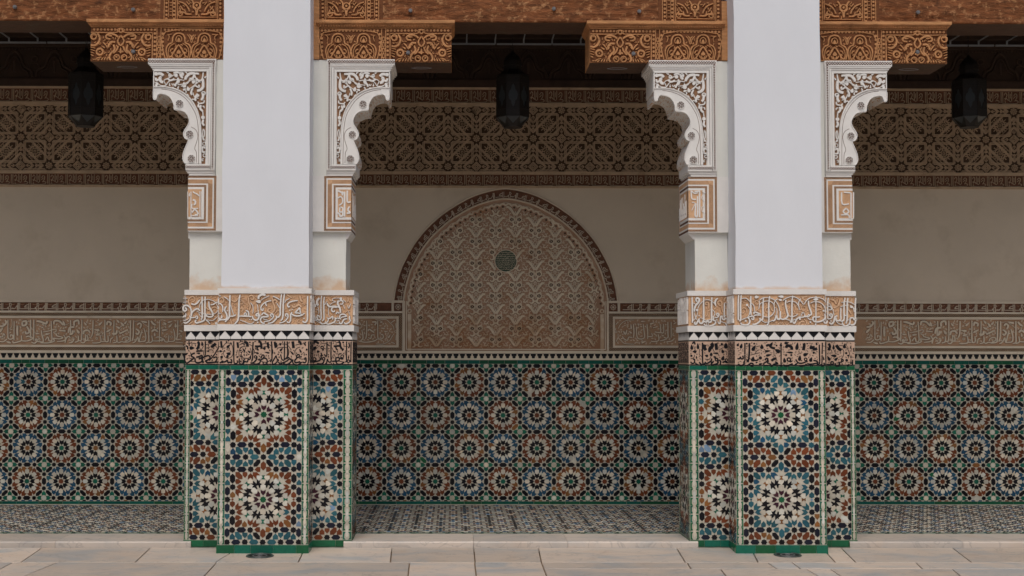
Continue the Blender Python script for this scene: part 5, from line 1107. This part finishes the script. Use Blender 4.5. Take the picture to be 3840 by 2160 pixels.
strokes(ts, FW_, px(1330, 1110, 4.096, WALLY), W_O, .001, .012, taper=.15, top=.85, wk=1.15); strokes(ts, FW_, px(2260, 1110, 4.094, WALLY), W_P, .001, .012, taper=.15, top=.85, wk=1.15)
strokes(ts, FW_, px(2862, 1113, 4.044, WALLY), W_N, .001, .012, taper=.15, top=.85, wk=1.15)
for (a_, b_, c_, d_, t_) in ((1330, 1110, 4.096, 0, W_O), (2260, 1110, 4.094, 0, W_P)):
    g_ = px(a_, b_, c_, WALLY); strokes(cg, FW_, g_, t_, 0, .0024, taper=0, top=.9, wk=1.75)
    strokes(ts, FW_, g_, filler([t_], (80 if t_ is W_O else 215, 370, 610 if t_ is W_O else 1120, 730), 42, None, 1.3, 3), .001, .008, taper=.2, top=.8)
cg.build('shade_outline', M_crevd, WALL); ts.build('script_relief', M_wallcream, WALL)
vn = MB(); x = -XE+.1
while x < XE-.2:
    if x+.15 < wx(1487) or x-.15 > wx(2306):
        z = 1.84+random.uniform(-.03, .03); r = random.uniform(.05, .085)
        vn.ribbon(FW_, [(x+r*math.cos(a*.7), z+r*math.sin(a*.7)) for a in range(8)], .005, .001, .005, smooth=2)
    x += .11
vn.build('vine_relief', M_strap2, WALL)
# ---- tall carved zone
z0, z1 = 3.34, 4.371
pl_ = MB(); dk = MB(); st = MB(); kf = MB()
pl_.rect(FW_, -XE, 3.340, XE, 3.363, -.012, .022); pl_.rect(FW_, -XE, 3.480, XE, 3.512, -.012, .020); pl_.rect(FW_, -XE, 4.196, XE, 4.232, -.012, .020); pl_.rect(FW_, -XE, 4.371, XE, 4.392, -.012, .022)
dk.rect(FW_, -XE, 3.3635, XE, 3.4795, -.012, 0); dk.rect(FW_, -XE, 4.2325, XE, 4.3705, -.012, 0); kd = dk
dp = MB(); dp.rect(FW_, -XE, 3.5125, XE, 4.1955, -.012, -.006)
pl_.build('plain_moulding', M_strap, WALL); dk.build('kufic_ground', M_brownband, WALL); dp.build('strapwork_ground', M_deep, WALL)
SX, SZ = at(300+712/3.45, 300+742/3.45, WALLY); SX2 = at(300+1085/3.45, 300+375/3.45, WALLY); Q = SX2[0]-SX; k_ = Q/373
def seg(w_, pts, ox_, oz_, h0=-.006, h1=.010, sm=1, mb=None):
    P_ = []
    for x, y in pts: P_.append((ox_+x*k_, oz_+y*k_))
    zs_ = [p[1] for p in P_]
    if max(zs_) > 4.196 or min(zs_) < 3.512: 
        if len(P_) == 2:
            (xa, za), (xb, zb2) = P_
            if abs(zb2-za) < 1e-6: return
            t0, t1 = sorted(((3.513-za)/(zb2-za), (4.195-za)/(zb2-za))); t0 = max(0, t0); t1 = min(1, t1)
            if t1 <= t0: return
            P_ = [(xa+(xb-xa)*t0, za+(zb2-za)*t0), (xa+(xb-xa)*t1, za+(zb2-za)*t1)]
        else: return
    if min(p[0] for p in P_) < -XE or max(p[0] for p in P_) > XE: return
    (mb or st).ribbon(FW_, P_, w_*k_, h0, h1, smooth=sm, top=.7)
def D4(pts):
    out = []
    for a in (1, -1):
        for b2 in (1, -1):
            out.append([(a*x, b2*y) for x, y in pts]); out.append([(a*y, b2*x) for x, y in pts])
    return out
lf = MB()
for i in range(-9, 33):
    for j in (-2, -1, 0, 1):
        star = (i+j) % 2 == 0; X = SX+i*Q; Z = SZ+j*Q
        if abs(X) > XE+.2: continue
        for off in (-61, -43, 43, 61):                    # double straps along both axes
            for sg in (1, -1):
                seg(14, [(off, sg*52), (off, sg*186)], X, Z); seg(14, [(sg*52, off), (sg*186, off)], X, Z)
        if star and j > -2:
            for a in range(8):
                an = a*math.pi/4; c, s = math.cos(an), math.sin(an); an2 = an+math.pi/8
                lf.ribbon(FW_, [(X+c*8*k_, Z+s*8*k_), (X+c*44*k_, Z+s*44*k_)], 10*k_, -.006, .008, smooth=1)
                lf.ribbon(FW_, [(X+c*46*k_, Z+s*46*k_), (X+math.cos(an2)*32*k_, Z+math.sin(an2)*32*k_), (X+math.cos(an+math.pi/4)*46*k_, Z+math.sin(an+math.pi/4)*46*k_)], 8*k_, -.006, .008, smooth=1)
        elif not star:
            for q in D4([(0, 225), (112, 113)]): seg(8, q, X, Z, -.006, .005, mb=lf)
            for R_ in (152, 172, 278, 298):
                for q in D4([(0, R_), (R_*.5, R_*.5)]): seg(14, q, X, Z)
            for p in ([(-62, 0), (0, 62)], [(-42, 0), (0, 42)], [(-20, 0), (0, 20)]):
                for q in D4(p): seg(11, q, X, Z)
            for (da, sc_) in () if j == -2 else ((100, 1), (212, .9), (245, .6)):
                for q in D4([(0, da-22*sc_), (0, da+26*sc_)]): seg(11, q, X, Z, -.006, .006, mb=lf)
                for q in D4([(-24*sc_, da+10), (-14*sc_, da-10), (0, da-22*sc_)]): seg(9, q, X, Z, -.006, .006, sm=2, mb=lf)
        # small square spiral in the middle of each quarter
        cx_, cz_ = X+Q/2, Z+Q/2
        if 3.56 < cz_ < 4.15 and abs(cx_) < XE-.1:
            for r in (12, 32): st.ribbon(FW_, [(cx_-r*k_, cz_-r*k_), (cx_+r*k_, cz_-r*k_), (cx_+r*k_, cz_+r*k_), (cx_-r*k_, cz_+r*k_)], 9*k_, -.006, .009, closed=True, smooth=1, top=.7)
            for q in D4([(30, 14), (62, 14), (80, -4), (104, -4)]): seg(12, q, cx_, cz_)
            for (a, b2) in ((1, 1), (1, -1), (-1, 1), (-1, -1)):
                for an, r1 in ((.35, 98), (.785, 112), (1.22, 98), (.1, 78), (1.47, 78)):
                    r0 = 66
                    lf.ribbon(FW_, [(cx_+a*r0*k_*math.cos(.785), cz_+b2*r0*k_*math.sin(.785)), (cx_+a*r1*k_*math.cos(an), cz_+b2*r1*k_*math.sin(an))], 11*k_, -.006, .006, smooth=1)
st.build('strapwork', M_strap, WALL); lf.build('leaf_filling', M_strap, WALL)
UK = [(8, [(5, 10), (5, 128)]), (8, [(25, 0), (25, 128)]), (8, [(44, 95), (60, 120), (78, 96), (60, 60), (44, 60)]), (8, [(100, 128), (104, 36), (135, 36), (137, 128)]), (8, [(52, 40), (70, 60), (90, 42), (104, 36)]), (8, [(30, 8), (120, 3), (205, 8), (214, 30), (180, 40)]), (8, [(160, 84), (178, 110), (200, 100), (196, 64), (172, 30)]), (8, [(158, 60), (185, 84)]), (7, [(118, 60), (118, 110)]), (7, [(60, 8), (52, 30)])]
for (za, zh, per, sh) in ((3.366, .112, 235/3.45, 0), (4.235, .132, 248/3.45, 20)):
    pw = per*(11.5+WALLY)/CF; x = wx(300+500/3.45+sh)-int((wx(300)+XE)/pw+3)*pw
    while x < XE-pw:
        if x > -XE:
            for w_, pts in UK:
                kf.ribbon(FW_, [(x+a/235*pw, za+c/134*zh) for a, c in pts], w_/235*pw*1.05, 0, .010, smooth=2 if len(pts) > 2 else 1, top=.7)
        x += pw
kf.build('kufic_script', M_strap2, WALL)
# ---- dark wooden frieze above
b = MB(); b.rect(FW_, -XE-3, 4.392, XE+3, 4.47, -.012, .03, 0); b.rect(FW_, -XE-3, 4.4705, XE+3, 5.02, -.012, .012, 1); b.rect(FW_, -XE-3, 4.80, XE+3, 4.84, .0, .05, 0); b.rect(FW_, -XE-3, 4.9, XE+3, 4.96, .0, .09, 0)
fz = b.build('wood_frieze', [M_woodd2, M_woodd], WALL)
b = MB(); x = -5.4
pa = 149*(11.5+WALLY)/CF; x = wx(1834)-14*pa
while x < XE:
    for f, w_ in ((1, .030), (.78, .012)):
        L_ = [(-.19, 4.49), (-.17, 4.56), (-.10, 4.60), (-.075, 4.66), (-.05, 4.72), (0, 4.765)]
        b.ribbon(FW_, [(x+a*f, 4.49+(z-4.49)*f) for a, z in L_]+[(x-a*f, 4.49+(z-4.49)*f) for a, z in L_[::-1][1:]], w_, .012, .028, smooth=2)
    b.ring(FW_, x+pa/2, 4.68, .03, .014, .012, .026); b.ribbon(FW_, [(x, 4.54), (x, 4.66)], .03, .012, .022, smooth=1)
    b.ribbon(FW_, [(x+pa/2-.04, 4.56), (x+pa/2-.05, 4.61), (x+pa/2, 4.64), (x+pa/2+.05, 4.61), (x+pa/2+.04, 4.56)], .014, .012, .024)
    x += pa
x = -XE
while x < XE: b.disc(FW_, x, 4.785, .010, .012, .024, n=6); x += .034
b.build('frieze_carving', M_woodd2, fz)

# ================================================================== TIMBER: LINTELS, CORBELS, POSTS
WF = WY-.005
gW = px(1160, 0, 4.293, WF)
ZC = dict(bot=gW(0, 1000)[1], botc=gW(0, 958)[1], mou0=gW(0, 436)[1], mou1=gW(0, 345)[1])
def mirror_g(g, s, Xc, d=0):                            # measured right of the left pillar, used on either side of each
    f = lambda x, y: (Xc+s*(g(x, y)[0]+PXC+d), g(x, y)[1]); f.k = g.k; return f
ARC = """22 290,945 268,850 275,780 310,725 360,700 372,620 405,565 465,548 525,565 560,620 572,700 622,725 658,780 664,850 640,945;14 320,948 300,880 310,800 345,745 400,715;14 610,948 632,880 622,800 586,745 530,715;14 440,690 418,660 430,610 465,590 500,610 512,660 490,690;36 465,630 465,680;24 350,925 395,845 465,742 535,845 580,925;20 315,935 350,925 380,948;20 615,935 580,925 550,948;
18 330,850 345,810 375,800;18 600,850 585,810 555,800;50 465,830 465,860;16 400,880 430,925 465,935 500,925 530,880;14 430,880 450,920;14 500,880 480,920;16 345,870 380,850;16 585,870 550,850"""
SPN = """14 600,570 640,620 670,700 700,620 740,570;14 630,565 660,600;14 710,565 680,600;20 670,590 670,650;12 250,560 300,600 290,660;12 270,570 340,565;12 1060,570 1030,600 1050,670;12 990,565 1050,575"""
FIG = """16 1300,545 1730,545 1745,500 1805,478 1865,500 1880,545 2285,545;24 1805,590 1755,680 1805,755 1855,680 1805,590;o 26 30 1805,515;30 1760,620 1710,580 1630,565 1570,600 1580,640 1640,650;30 1850,620 1900,580 1980,565 2040,600 2030,640 1970,650;18 1600,600 1660,600;18 2010,600 1950,600;
34 1430,560 1470,640 1440,720 1380,755 1325,745;34 2180,560 2140,640 2170,720 2230,755 2285,745;o 24 46 1370,610;o 24 46 2240,610;14 1345,590 1395,590 1390,630;14 2215,590 2265,590 2260,630;o 34 52 1465,855;o 34 52 2140,855;22 1465,855;22 2140,855;14 1420,830 1490,810;14 2185,830 2115,810;
34 1720,700 1650,700 1610,760 1625,780;34 1890,700 1960,700 2000,760 1985,780;32 1690,740 1710,820 1650,880 1625,950 1650,990;32 1920,740 1900,820 1960,880 1985,950 1960,990;24 1770,760 1740,830 1690,880;24 1840,760 1870,830 1920,880;o 20 44 1748,945;o 20 44 1866,945;14 1730,930 1765,930 1765,955;14 1850,930 1885,930 1850,960;26 1805,790 1805,870;22 1765,850 1845,850;
14 1325,780 1400,800;14 1325,820 1395,840;14 1325,860 1385,880;14 1325,900 1370,920;14 2285,780 2210,800;14 2285,820 2215,840;14 2285,860 2225,880;14 2285,900 2240,920;16 1400,985 1440,955 1500,940;16 1440,990 1480,965;14 1500,985 1530,945;14 1545,985 1565,940;14 1590,985 1598,935;16 2210,985 2170,955 2110,940;14 2170,990 2130,965;14 2110,985 2080,945;14 2065,985 2045,940;14 2020,985 2012,935;
18 1520,700 1560,740 1600,800;18 2090,700 2050,740 2010,800;16 1500,760 1550,790;16 2110,760 2060,790;14 1660,730 1620,720;14 1950,730 1990,720;14 1640,760 1600,770;14 1970,760 2010,770"""
UPP = """26 500,0 540,60 540,130 580,170 595,260;26 690,0 650,60 650,130 610,170 600,260;o 20 50 597,100;40 597,100;22 300,40 380,70 440,130 470,200;22 880,40 800,70 740,130 710,200;26 310,230 380,210 440,240 520,240;26 870,230 810,210 750,240 680,240;o 22 36 860,235;o 22 36 335,235;18 400,170 430,250;18 790,170 760,250;18 330,110 380,180;18 860,110 810,180;16 430,40 470,90;16 760,40 720,90;16 300,290 880,290;18 340,150 320,200;18 850,150 870,200"""
def lambda_s(t, dx_):
    o = []
    for st in t.replace('\n', ' ').split(';'):
        tk = st.split()
        if not tk: continue
        h_ = 3 if tk[0] == 'o' else 1
        o.append(' '.join(tk[:h_]+[f"{float(q.split(',')[0])+dx_:.0f},{q.split(',')[1]}" for q in tk[h_:]]))
    return ';'.join(o)
WOODF = filler([ARC, SPN, lambda_s(ARC, 410)], (290, 560, 1050, 940), 52, None, 1.5, 8)+';'+filler([FIG], (1330, 570, 2260, 985), 50, None, 1.5, 9)
UPPF = filler([UPP], (300, 20, 890, 300), 52, None, 1.5, 4)
def corbel(Xc, s, name_label, d=0, nail=None):
    T = thing('carved_corbel', name_label, 'corbel', 'carved cedar corbels under the lintels')
    g = mirror_g(gW, s, Xc, d); fr = FY(WF)
    def R(mb, x0, y0, x1, y1, h0, h1, mi=0, back=False):
        a = g(x0, y1); c = g(x1, y0); xs = sorted((a[0], c[0])); mb.rect(fr, xs[0], a[1], xs[1], c[1], h0, h1, mi, back=back)
    b = MB(); R(b, 165, 440, 2288, 957, -.44, 0, back=True)
    R(b, 1375, 957.5, 2288, 1000, -.44, 0, back=True)
    for (x0, x1, y0, y1, h) in ((118, 2342, 345, 386, .052), (130, 2330, 386, 402, .040), (142, 2316, 402, 420, .028), (155, 2302, 420, 440, .014)): R(b, x0, y0, x1, y1, -.45, h, back=True)
    R(b, 22, 0, 164, 957, -.3, .012, back=True)
    body = b.build('corbel_block', M_wood, T)
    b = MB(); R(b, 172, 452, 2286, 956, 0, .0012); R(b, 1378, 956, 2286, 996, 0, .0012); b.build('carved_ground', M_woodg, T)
    c = MB()
    tx = "20 228,950 228,528 1095,528 1095,950;16 240,952 1085,952;20 1300,990 1300,545;16 1165,452 1165,950;16 1230,452 1230,950;14 172,455 2286,455"
    strokes(c, fr, g, tx, .001, .011, taper=0, top=.75)
    strokes(c, fr, g, WOODF, .001, .011, taper=.2, top=.7)
    strokes(c, fr, g, ARC, .001, .017, taper=.15, top=.68, wk=1.3); strokes(c, fr, lambda_shift(g, 410), ARC, .001, .017, taper=.15, top=.68, wk=1.3)
    strokes(c, fr, g, SPN, .001, .014, taper=.2, top=.68, wk=1.3); strokes(c, fr, g, FIG, .001, .018, taper=.2, top=.68, wk=1.3)
    c.build('carved_relief', M_wood, T)
    c = MB()
    for x in list(range(205, 1150, 56)): c.disc(fr, *g(x, 494), 21*g.k, .001, .009, n=8)
    for x in list(range(1262, 1730, 56))+list(range(1900, 2280, 56)): c.disc(fr, *g(x, 494), 21*g.k, .001, .009, n=8)
    for y in range(556, 940, 66):
        for x in (203, 1136, 1262): c.disc(fr, *g(x, y), 21*g.k, .001, .009, n=8)
    for y in range(600, 930, 90): strokes(c, fr, g, f"16 1180,{y} 1180,{y+60};16 1215,{y} 1215,{y+60};16 1180,{y} 1215,{y};16 1180,{y+60} 1215,{y+60};10 1198,{y+60} 1198,{y+90}", .001, .009, taper=0)
    x = 180
    while x < 2290: R(c, x, 404, x+20, 436, 0, .031); x += 42
    c.build('bead_moulding', M_wood, T)
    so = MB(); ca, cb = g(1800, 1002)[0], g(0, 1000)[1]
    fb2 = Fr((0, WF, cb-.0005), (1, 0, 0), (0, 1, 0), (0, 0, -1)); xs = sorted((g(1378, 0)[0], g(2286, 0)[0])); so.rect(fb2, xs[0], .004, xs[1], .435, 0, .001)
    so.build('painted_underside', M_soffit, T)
    lo = MB(); lo.ribbon(fb2, hexa(ca, .22, .085, .035), .006, .001, .003, closed=True, smooth=1); lo.build('painted_lozenge', M_rail, T)
    if nail:
        n_ = MB(); x, y = nail; X, Z = g(x, y); n_.disc(fr, X, Z, .017, 0, .022, n=10); n_.disc(fr, X, Z, .010, .022, .030, n=10); n_.build('nail_head', M_nail, T)
    return T
def lambda_shift(g, dx_):
    f = lambda x, y: g(x+dx_, y); f.k = g.k; return f
corbel(-PXC, -1, 'cedar corbel left of the left pillar with a bright round nail', -.0, (1600, 850))
corbel(-PXC, 1, 'cedar corbel right of the left pillar, above its right bracket', 0, (1590, 855))
corbel(PXC, -1, 'cedar corbel left of the right pillar with a dark nail on its scrolls', -.0, (1590, 860))
corbel(PXC, 1, 'cedar corbel right of the right pillar, nearest the right edge', -.012, (1800, 820))
import mathutils.noise as mn
def lintel(xa, xb, label, ends):
    T = thing('timber_lintel', label, 'lintel', 'weathered timber lintels across the bays')
    zb, zt = ZC['mou1']+.001, 4.95
    b = MB(); b.box(xa, WF+.02, zb, xb, WF+.45, zt); b.build('beam_core', M_soffit, T)
    # eroded front face as a displaced sheet with real thickness
    la, rb = ends; b = MB(); nx = max(4, int((rb-la)/.012)); nz = 34; H = zt-zb
    for j in range(nz+1):
        for i in range(nx+1):
            x = la+(rb-la)*i/nx; z = zb+H*j/nz
            e = mn.fractal(Vector((x*3.2, z*14, xa)), .9, 2.1, 5)*.012+mn.noise(Vector((x*14, z*46, 3)))*.004
            crack = -.016*max(0, 1-abs(z-zb-.045-.018*mn.noise(Vector((x*1.3, 0, xa))))/.006)*(1 if mn.noise(Vector((x*.8, 5, xa))) > -.15 else .2)
            edge = min(1, min(j, 2)/2+.2)
            b.v.append(Vector((x, WF+.004-e*edge-crack*1.0+.0, z)))
    for j in range(nz):
        for i in range(nx):
            k = j*(nx+1)+i; b.face([k, k+1, k+nx+2, k+nx+1])
    k0 = len(b.v)
    for i in range(nx+1): b.v.append(Vector((la+(rb-la)*i/nx, WF+.02, zb)))
    for i in range(nx): b.face([i+1, i, k0+i, k0+i+1])
    b.build('eroded_face', M_rough, T, smooth=True)
    for X, Z in [(la+(rb-la)*f_, zb+.09+.02*(i_ % 2)) for i_, f_ in enumerate((.10, .62, .93))]:
        n_ = MB(); n_.disc(FY(WF), X, Z, .016, -.02, .022, n=9); n_.disc(FY(WF), X, Z, .009, .022, .03, n=9); n_.build('nail_head', M_nail, T)
    return T
def lintel_end(T, Xc, s, d=0):
    g = mirror_g(gW, s, Xc, d); fr = FY(WF); b = MB(); a = g(165, 342); c = g(1185, -140); xs = sorted((a[0], c[0]))
    b.rect(fr, xs[0], a[1]+.001, xs[1], c[1], -.03, .0, back=True); e = b.build('carved_end', M_woodg, T)
    r = MB(); strokes(r, fr, g, UPP, 0, .016, taper=.15, top=.68, wk=1.25); strokes(r, fr, g, UPPF, 0, .010, taper=.2, top=.7); strokes(r, fr, g, "18 258,320 258,-130;18 285,300 285,-130;18 905,320 905,-130;16 935,320 935,-130;18 1118,320 1118,-130;14 985,290 985,-130;14 1050,290 1050,-130", 0, .012, taper=0)
    for y in range(-120, 320, 62):
        for x in (218, 960, 1082): r.disc(fr, *g(x, y), 20*g.k, 0, .010, n=8)
    for y in range(-100, 290, 100): strokes(r, fr, g, f"12 1000,{y} 1035,{y};12 1000,{y+60} 1035,{y+60}", 0, .010, taper=0)
    r.build('carved_relief', M_wood, e)
xi = gW(1185, 0)[0]+PXC
L_ = lintel(-6.2, -PXC-.37, 'dark weathered timber lintel over the left bay', (-6.2, -PXC-xi)); lintel_end(L_, -PXC, -1)
L_ = lintel(-PXC+.37, PXC-.37, 'long weathered timber lintel over the middle bay, eroded face', (-PXC+xi, PXC-xi)); lintel_end(L_, -PXC, 1); lintel_end(L_, PXC, -1)
L_ = lintel(PXC+.37, 6.2, 'dark weathered timber lintel over the right bay', (PXC+xi, 6.2)); lintel_end(L_, PXC, 1)
# ---- ceiling rods
RY = 3.0
zr = at(1923, 163, RY)[1]; zs_ = at(1923, 150, RY)[1]
R_ = thing('ceiling_rail', 'pale metal rail with short rods under the dark gallery ceiling', 'rail')
def rail_u(u): return at(u, 163, RY)[0]
for a, c in ((-300, 171), (177, 418), (900, 1857), (1863, 2068), (2073, 2300), (3465, 3728), (3734, 4100)):
    b = MB(); b.box(rail_u(a), RY, zr-.012, rail_u(c), RY+.02, zr+.004); b.build('rail_bar', M_rail, R_)
for k in range(-19, 20):
    X = rail_u(1857)+k*.2935
    b = MB(); b.box(X-.0055, .9, zs_-.003, X+.0055, RY, zs_+.008); b.box(X-.0075, RY-.012, zs_-.032 if k % 2 else zr-.008, X+.0075, RY+.0, zs_+.008); b.build('cross_rod', M_rail, R_)

# ================================================================== LANTERNS
def lantern(u, vt, vb, rad, rot, label, Y=1.6):
    X, Zt = at(u, vt, Y); Zb = at(u, vb, Y)[1]; k = (11.5+Y)/CF
    T = thing('hanging_lantern', label, 'lantern', 'octagonal lanterns hanging in the gallery', loc=(0, 0, 0))
    def prof(rs, name, M, n=8, sm=False, rr=rot):
        b = MB()
        for r, z in rs:
            for i in range(n):
                a = rr+2*math.pi*i/n; b.v.append(Vector((X+r*math.cos(a), Y+r*math.sin(a), z)))
        for j in range(len(rs)-1):
            for i in range(n): b.face([j*n+i, j*n+(i+1) % n, (j+1)*n+(i+1) % n, (j+1)*n+i])
        b.face(list(range(n))); b.face([(len(rs)-1)*n+i for i in reversed(range(n))])
        return b.build(name, M, T, smooth=sm)
    R = rad; H = Zt-Zb
    prof([(R*.97, Zb), (R*.97, Zt)], 'glass_core', M_glass)
    f = MB()
    for i in range(8):
        a = rot+2*math.pi*i/8; b2 = a+math.pi/4; p0 = Vector((X+R*math.cos(a), Y+R*math.sin(a), 0)); p1 = Vector((X+R*math.cos(b2), Y+R*math.sin(b2), 0))
        w_ = (p1-p0).length; ax = (p1-p0).normalized(); nn = Vector((math.cos((a+b2)/2), math.sin((a+b2)/2), 0)); fr = Fr(p0, ax, (0, 0, 1), nn)
        # pierced metal plate round a lobed opening: built as the plate's left and right halves
        hz = lambda t: Zb+H*t
        op = [(.5, .22), (.62, .30), (.66, .38), (.80, .42), (.86, .52), (.78, .62), (.66, .66), (.62, .74), (.5, .80)]
        rt = [(w_*a_, hz(t)) for a_, t in op]; lt_ = [(w_*(1-a_), hz(t)) for a_, t in op]
        f.prism(fr, [(w_*.5, hz(0)), (w_, hz(0)), (w_, hz(1)), (w_*.5, hz(1))]+rt[::-1], -.004, .002)
        f.prism(fr, [(w_*.5, hz(0))]+lt_+[(w_*.5, hz(1)), (0, hz(1)), (0, hz(0))], -.004, .002)
        for t in (.02, .20, .84, .98): f.rect(fr, 0, hz(t)-.004, w_, hz(t)+.004, .002, .006)
        f.rect(fr, -.004, hz(0), .004, hz(1), .0, .006)
    f.build('pierced_plate', M_iron, T)
    rb_ = R*.56; zl = Zb-.075
    prof([(R*1.0, Zb), (rb_, zl)], 'lower_glass', M_glass)
    g = MB()
    for i in range(8):
        a = rot+2*math.pi*i/8; b2 = a+math.pi/4; am = (a+b2)/2
        A0 = Vector((X+R*1.01*math.cos(a), Y+R*1.01*math.sin(a), Zb)); A1 = Vector((X+R*1.01*math.cos(b2), Y+R*1.01*math.sin(b2), Zb)); B0 = Vector((X+rb_*1.02*math.cos(a), Y+rb_*1.02*math.sin(a), zl-.002)); B1 = Vector((X+rb_*1.02*math.cos(b2), Y+rb_*1.02*math.sin(b2), zl-.002)); Mb = (B0+B1)/2+(A0+A1-B0-B1)*.12
        kk = len(g.v); g.v += [A0, B0, Mb, A1, B1]; g.face([kk, kk+1, kk+2]); g.face([kk+3, kk+2, kk+4]); g.face([kk+1, kk+4, kk+2])
    g.build('lower_frame', M_iron, T)
    prof([(rb_*1.05, zl), (rb_*1.0, zl-.012)], 'base_ring', M_iron)
    prof([(R*1.03, Zt), (R*1.03, Zt+.012), (R*.80, Zt+.035), (R*.62, Zt+.06), (R*.55, Zt+.075), (R*.55, Zt+.11), (R*.60, Zt+.115), (R*.56, Zt+.16), (R*.40, Zt+.20), (R*.16, Zt+.235), (R*.05, Zt+.26)], 'domed_top', M_iron, 8)
    b = MB(); z = Zt+.25
    while z < 4.99:
        fr = Fr((X, Y, z), (1, 0, 0) if int(z*40) % 2 else (0, 1, 0), (0, 0, 1), (0, 1, 0) if int(z*40) % 2 else (1, 0, 0)); b.ring(fr, 0, .016, .010, .004, -.002, .002, n=6); z += .025
    b.build('chain', M_iron, T)
lantern(1922, 294, 444, .157, math.pi/8, 'middle octagonal lantern seen flat-on in front of the carved band')
lantern(323, 285, 440, .158, math.pi/2, 'left dark lantern hanging beside the leftmost corbel')
lantern(3633, 310, 444, .158, math.pi/2+.12, 'right dark lantern hanging near the right edge')
# ================================================================== DRAINS
for (u, v, lb) in ((974.5, 2088, 'round steel floor light in front of the left pillar'), (2954, 2085.5, 'round steel floor light in front of the right pillar')):
    X, Y = gr(u, v, .004); T = thing('floor_light', lb, 'floor light', 'round floor lights before the pillars')
    ff = Fr((0, 0, .0015+.0262*.395/.665*.9), (1, 0, 0), (0, 1, .036), (0, 0, 1))
    b = MB(); b.ring(ff, X, Y, .100, .022, 0, .006, n=28); b.build('rim', M_steel, T)
    b = MB(); b.disc(ff, X, Y, .090, -.01, .002, n=28); b.build('cover', M_iron, T)
    b = MB(); b.ring(ff, X, Y, .055, .012, .002, .005, n=20); b.disc(ff, X, Y, .02, .002, .006, n=12); b.build('lens', M_nail, T)
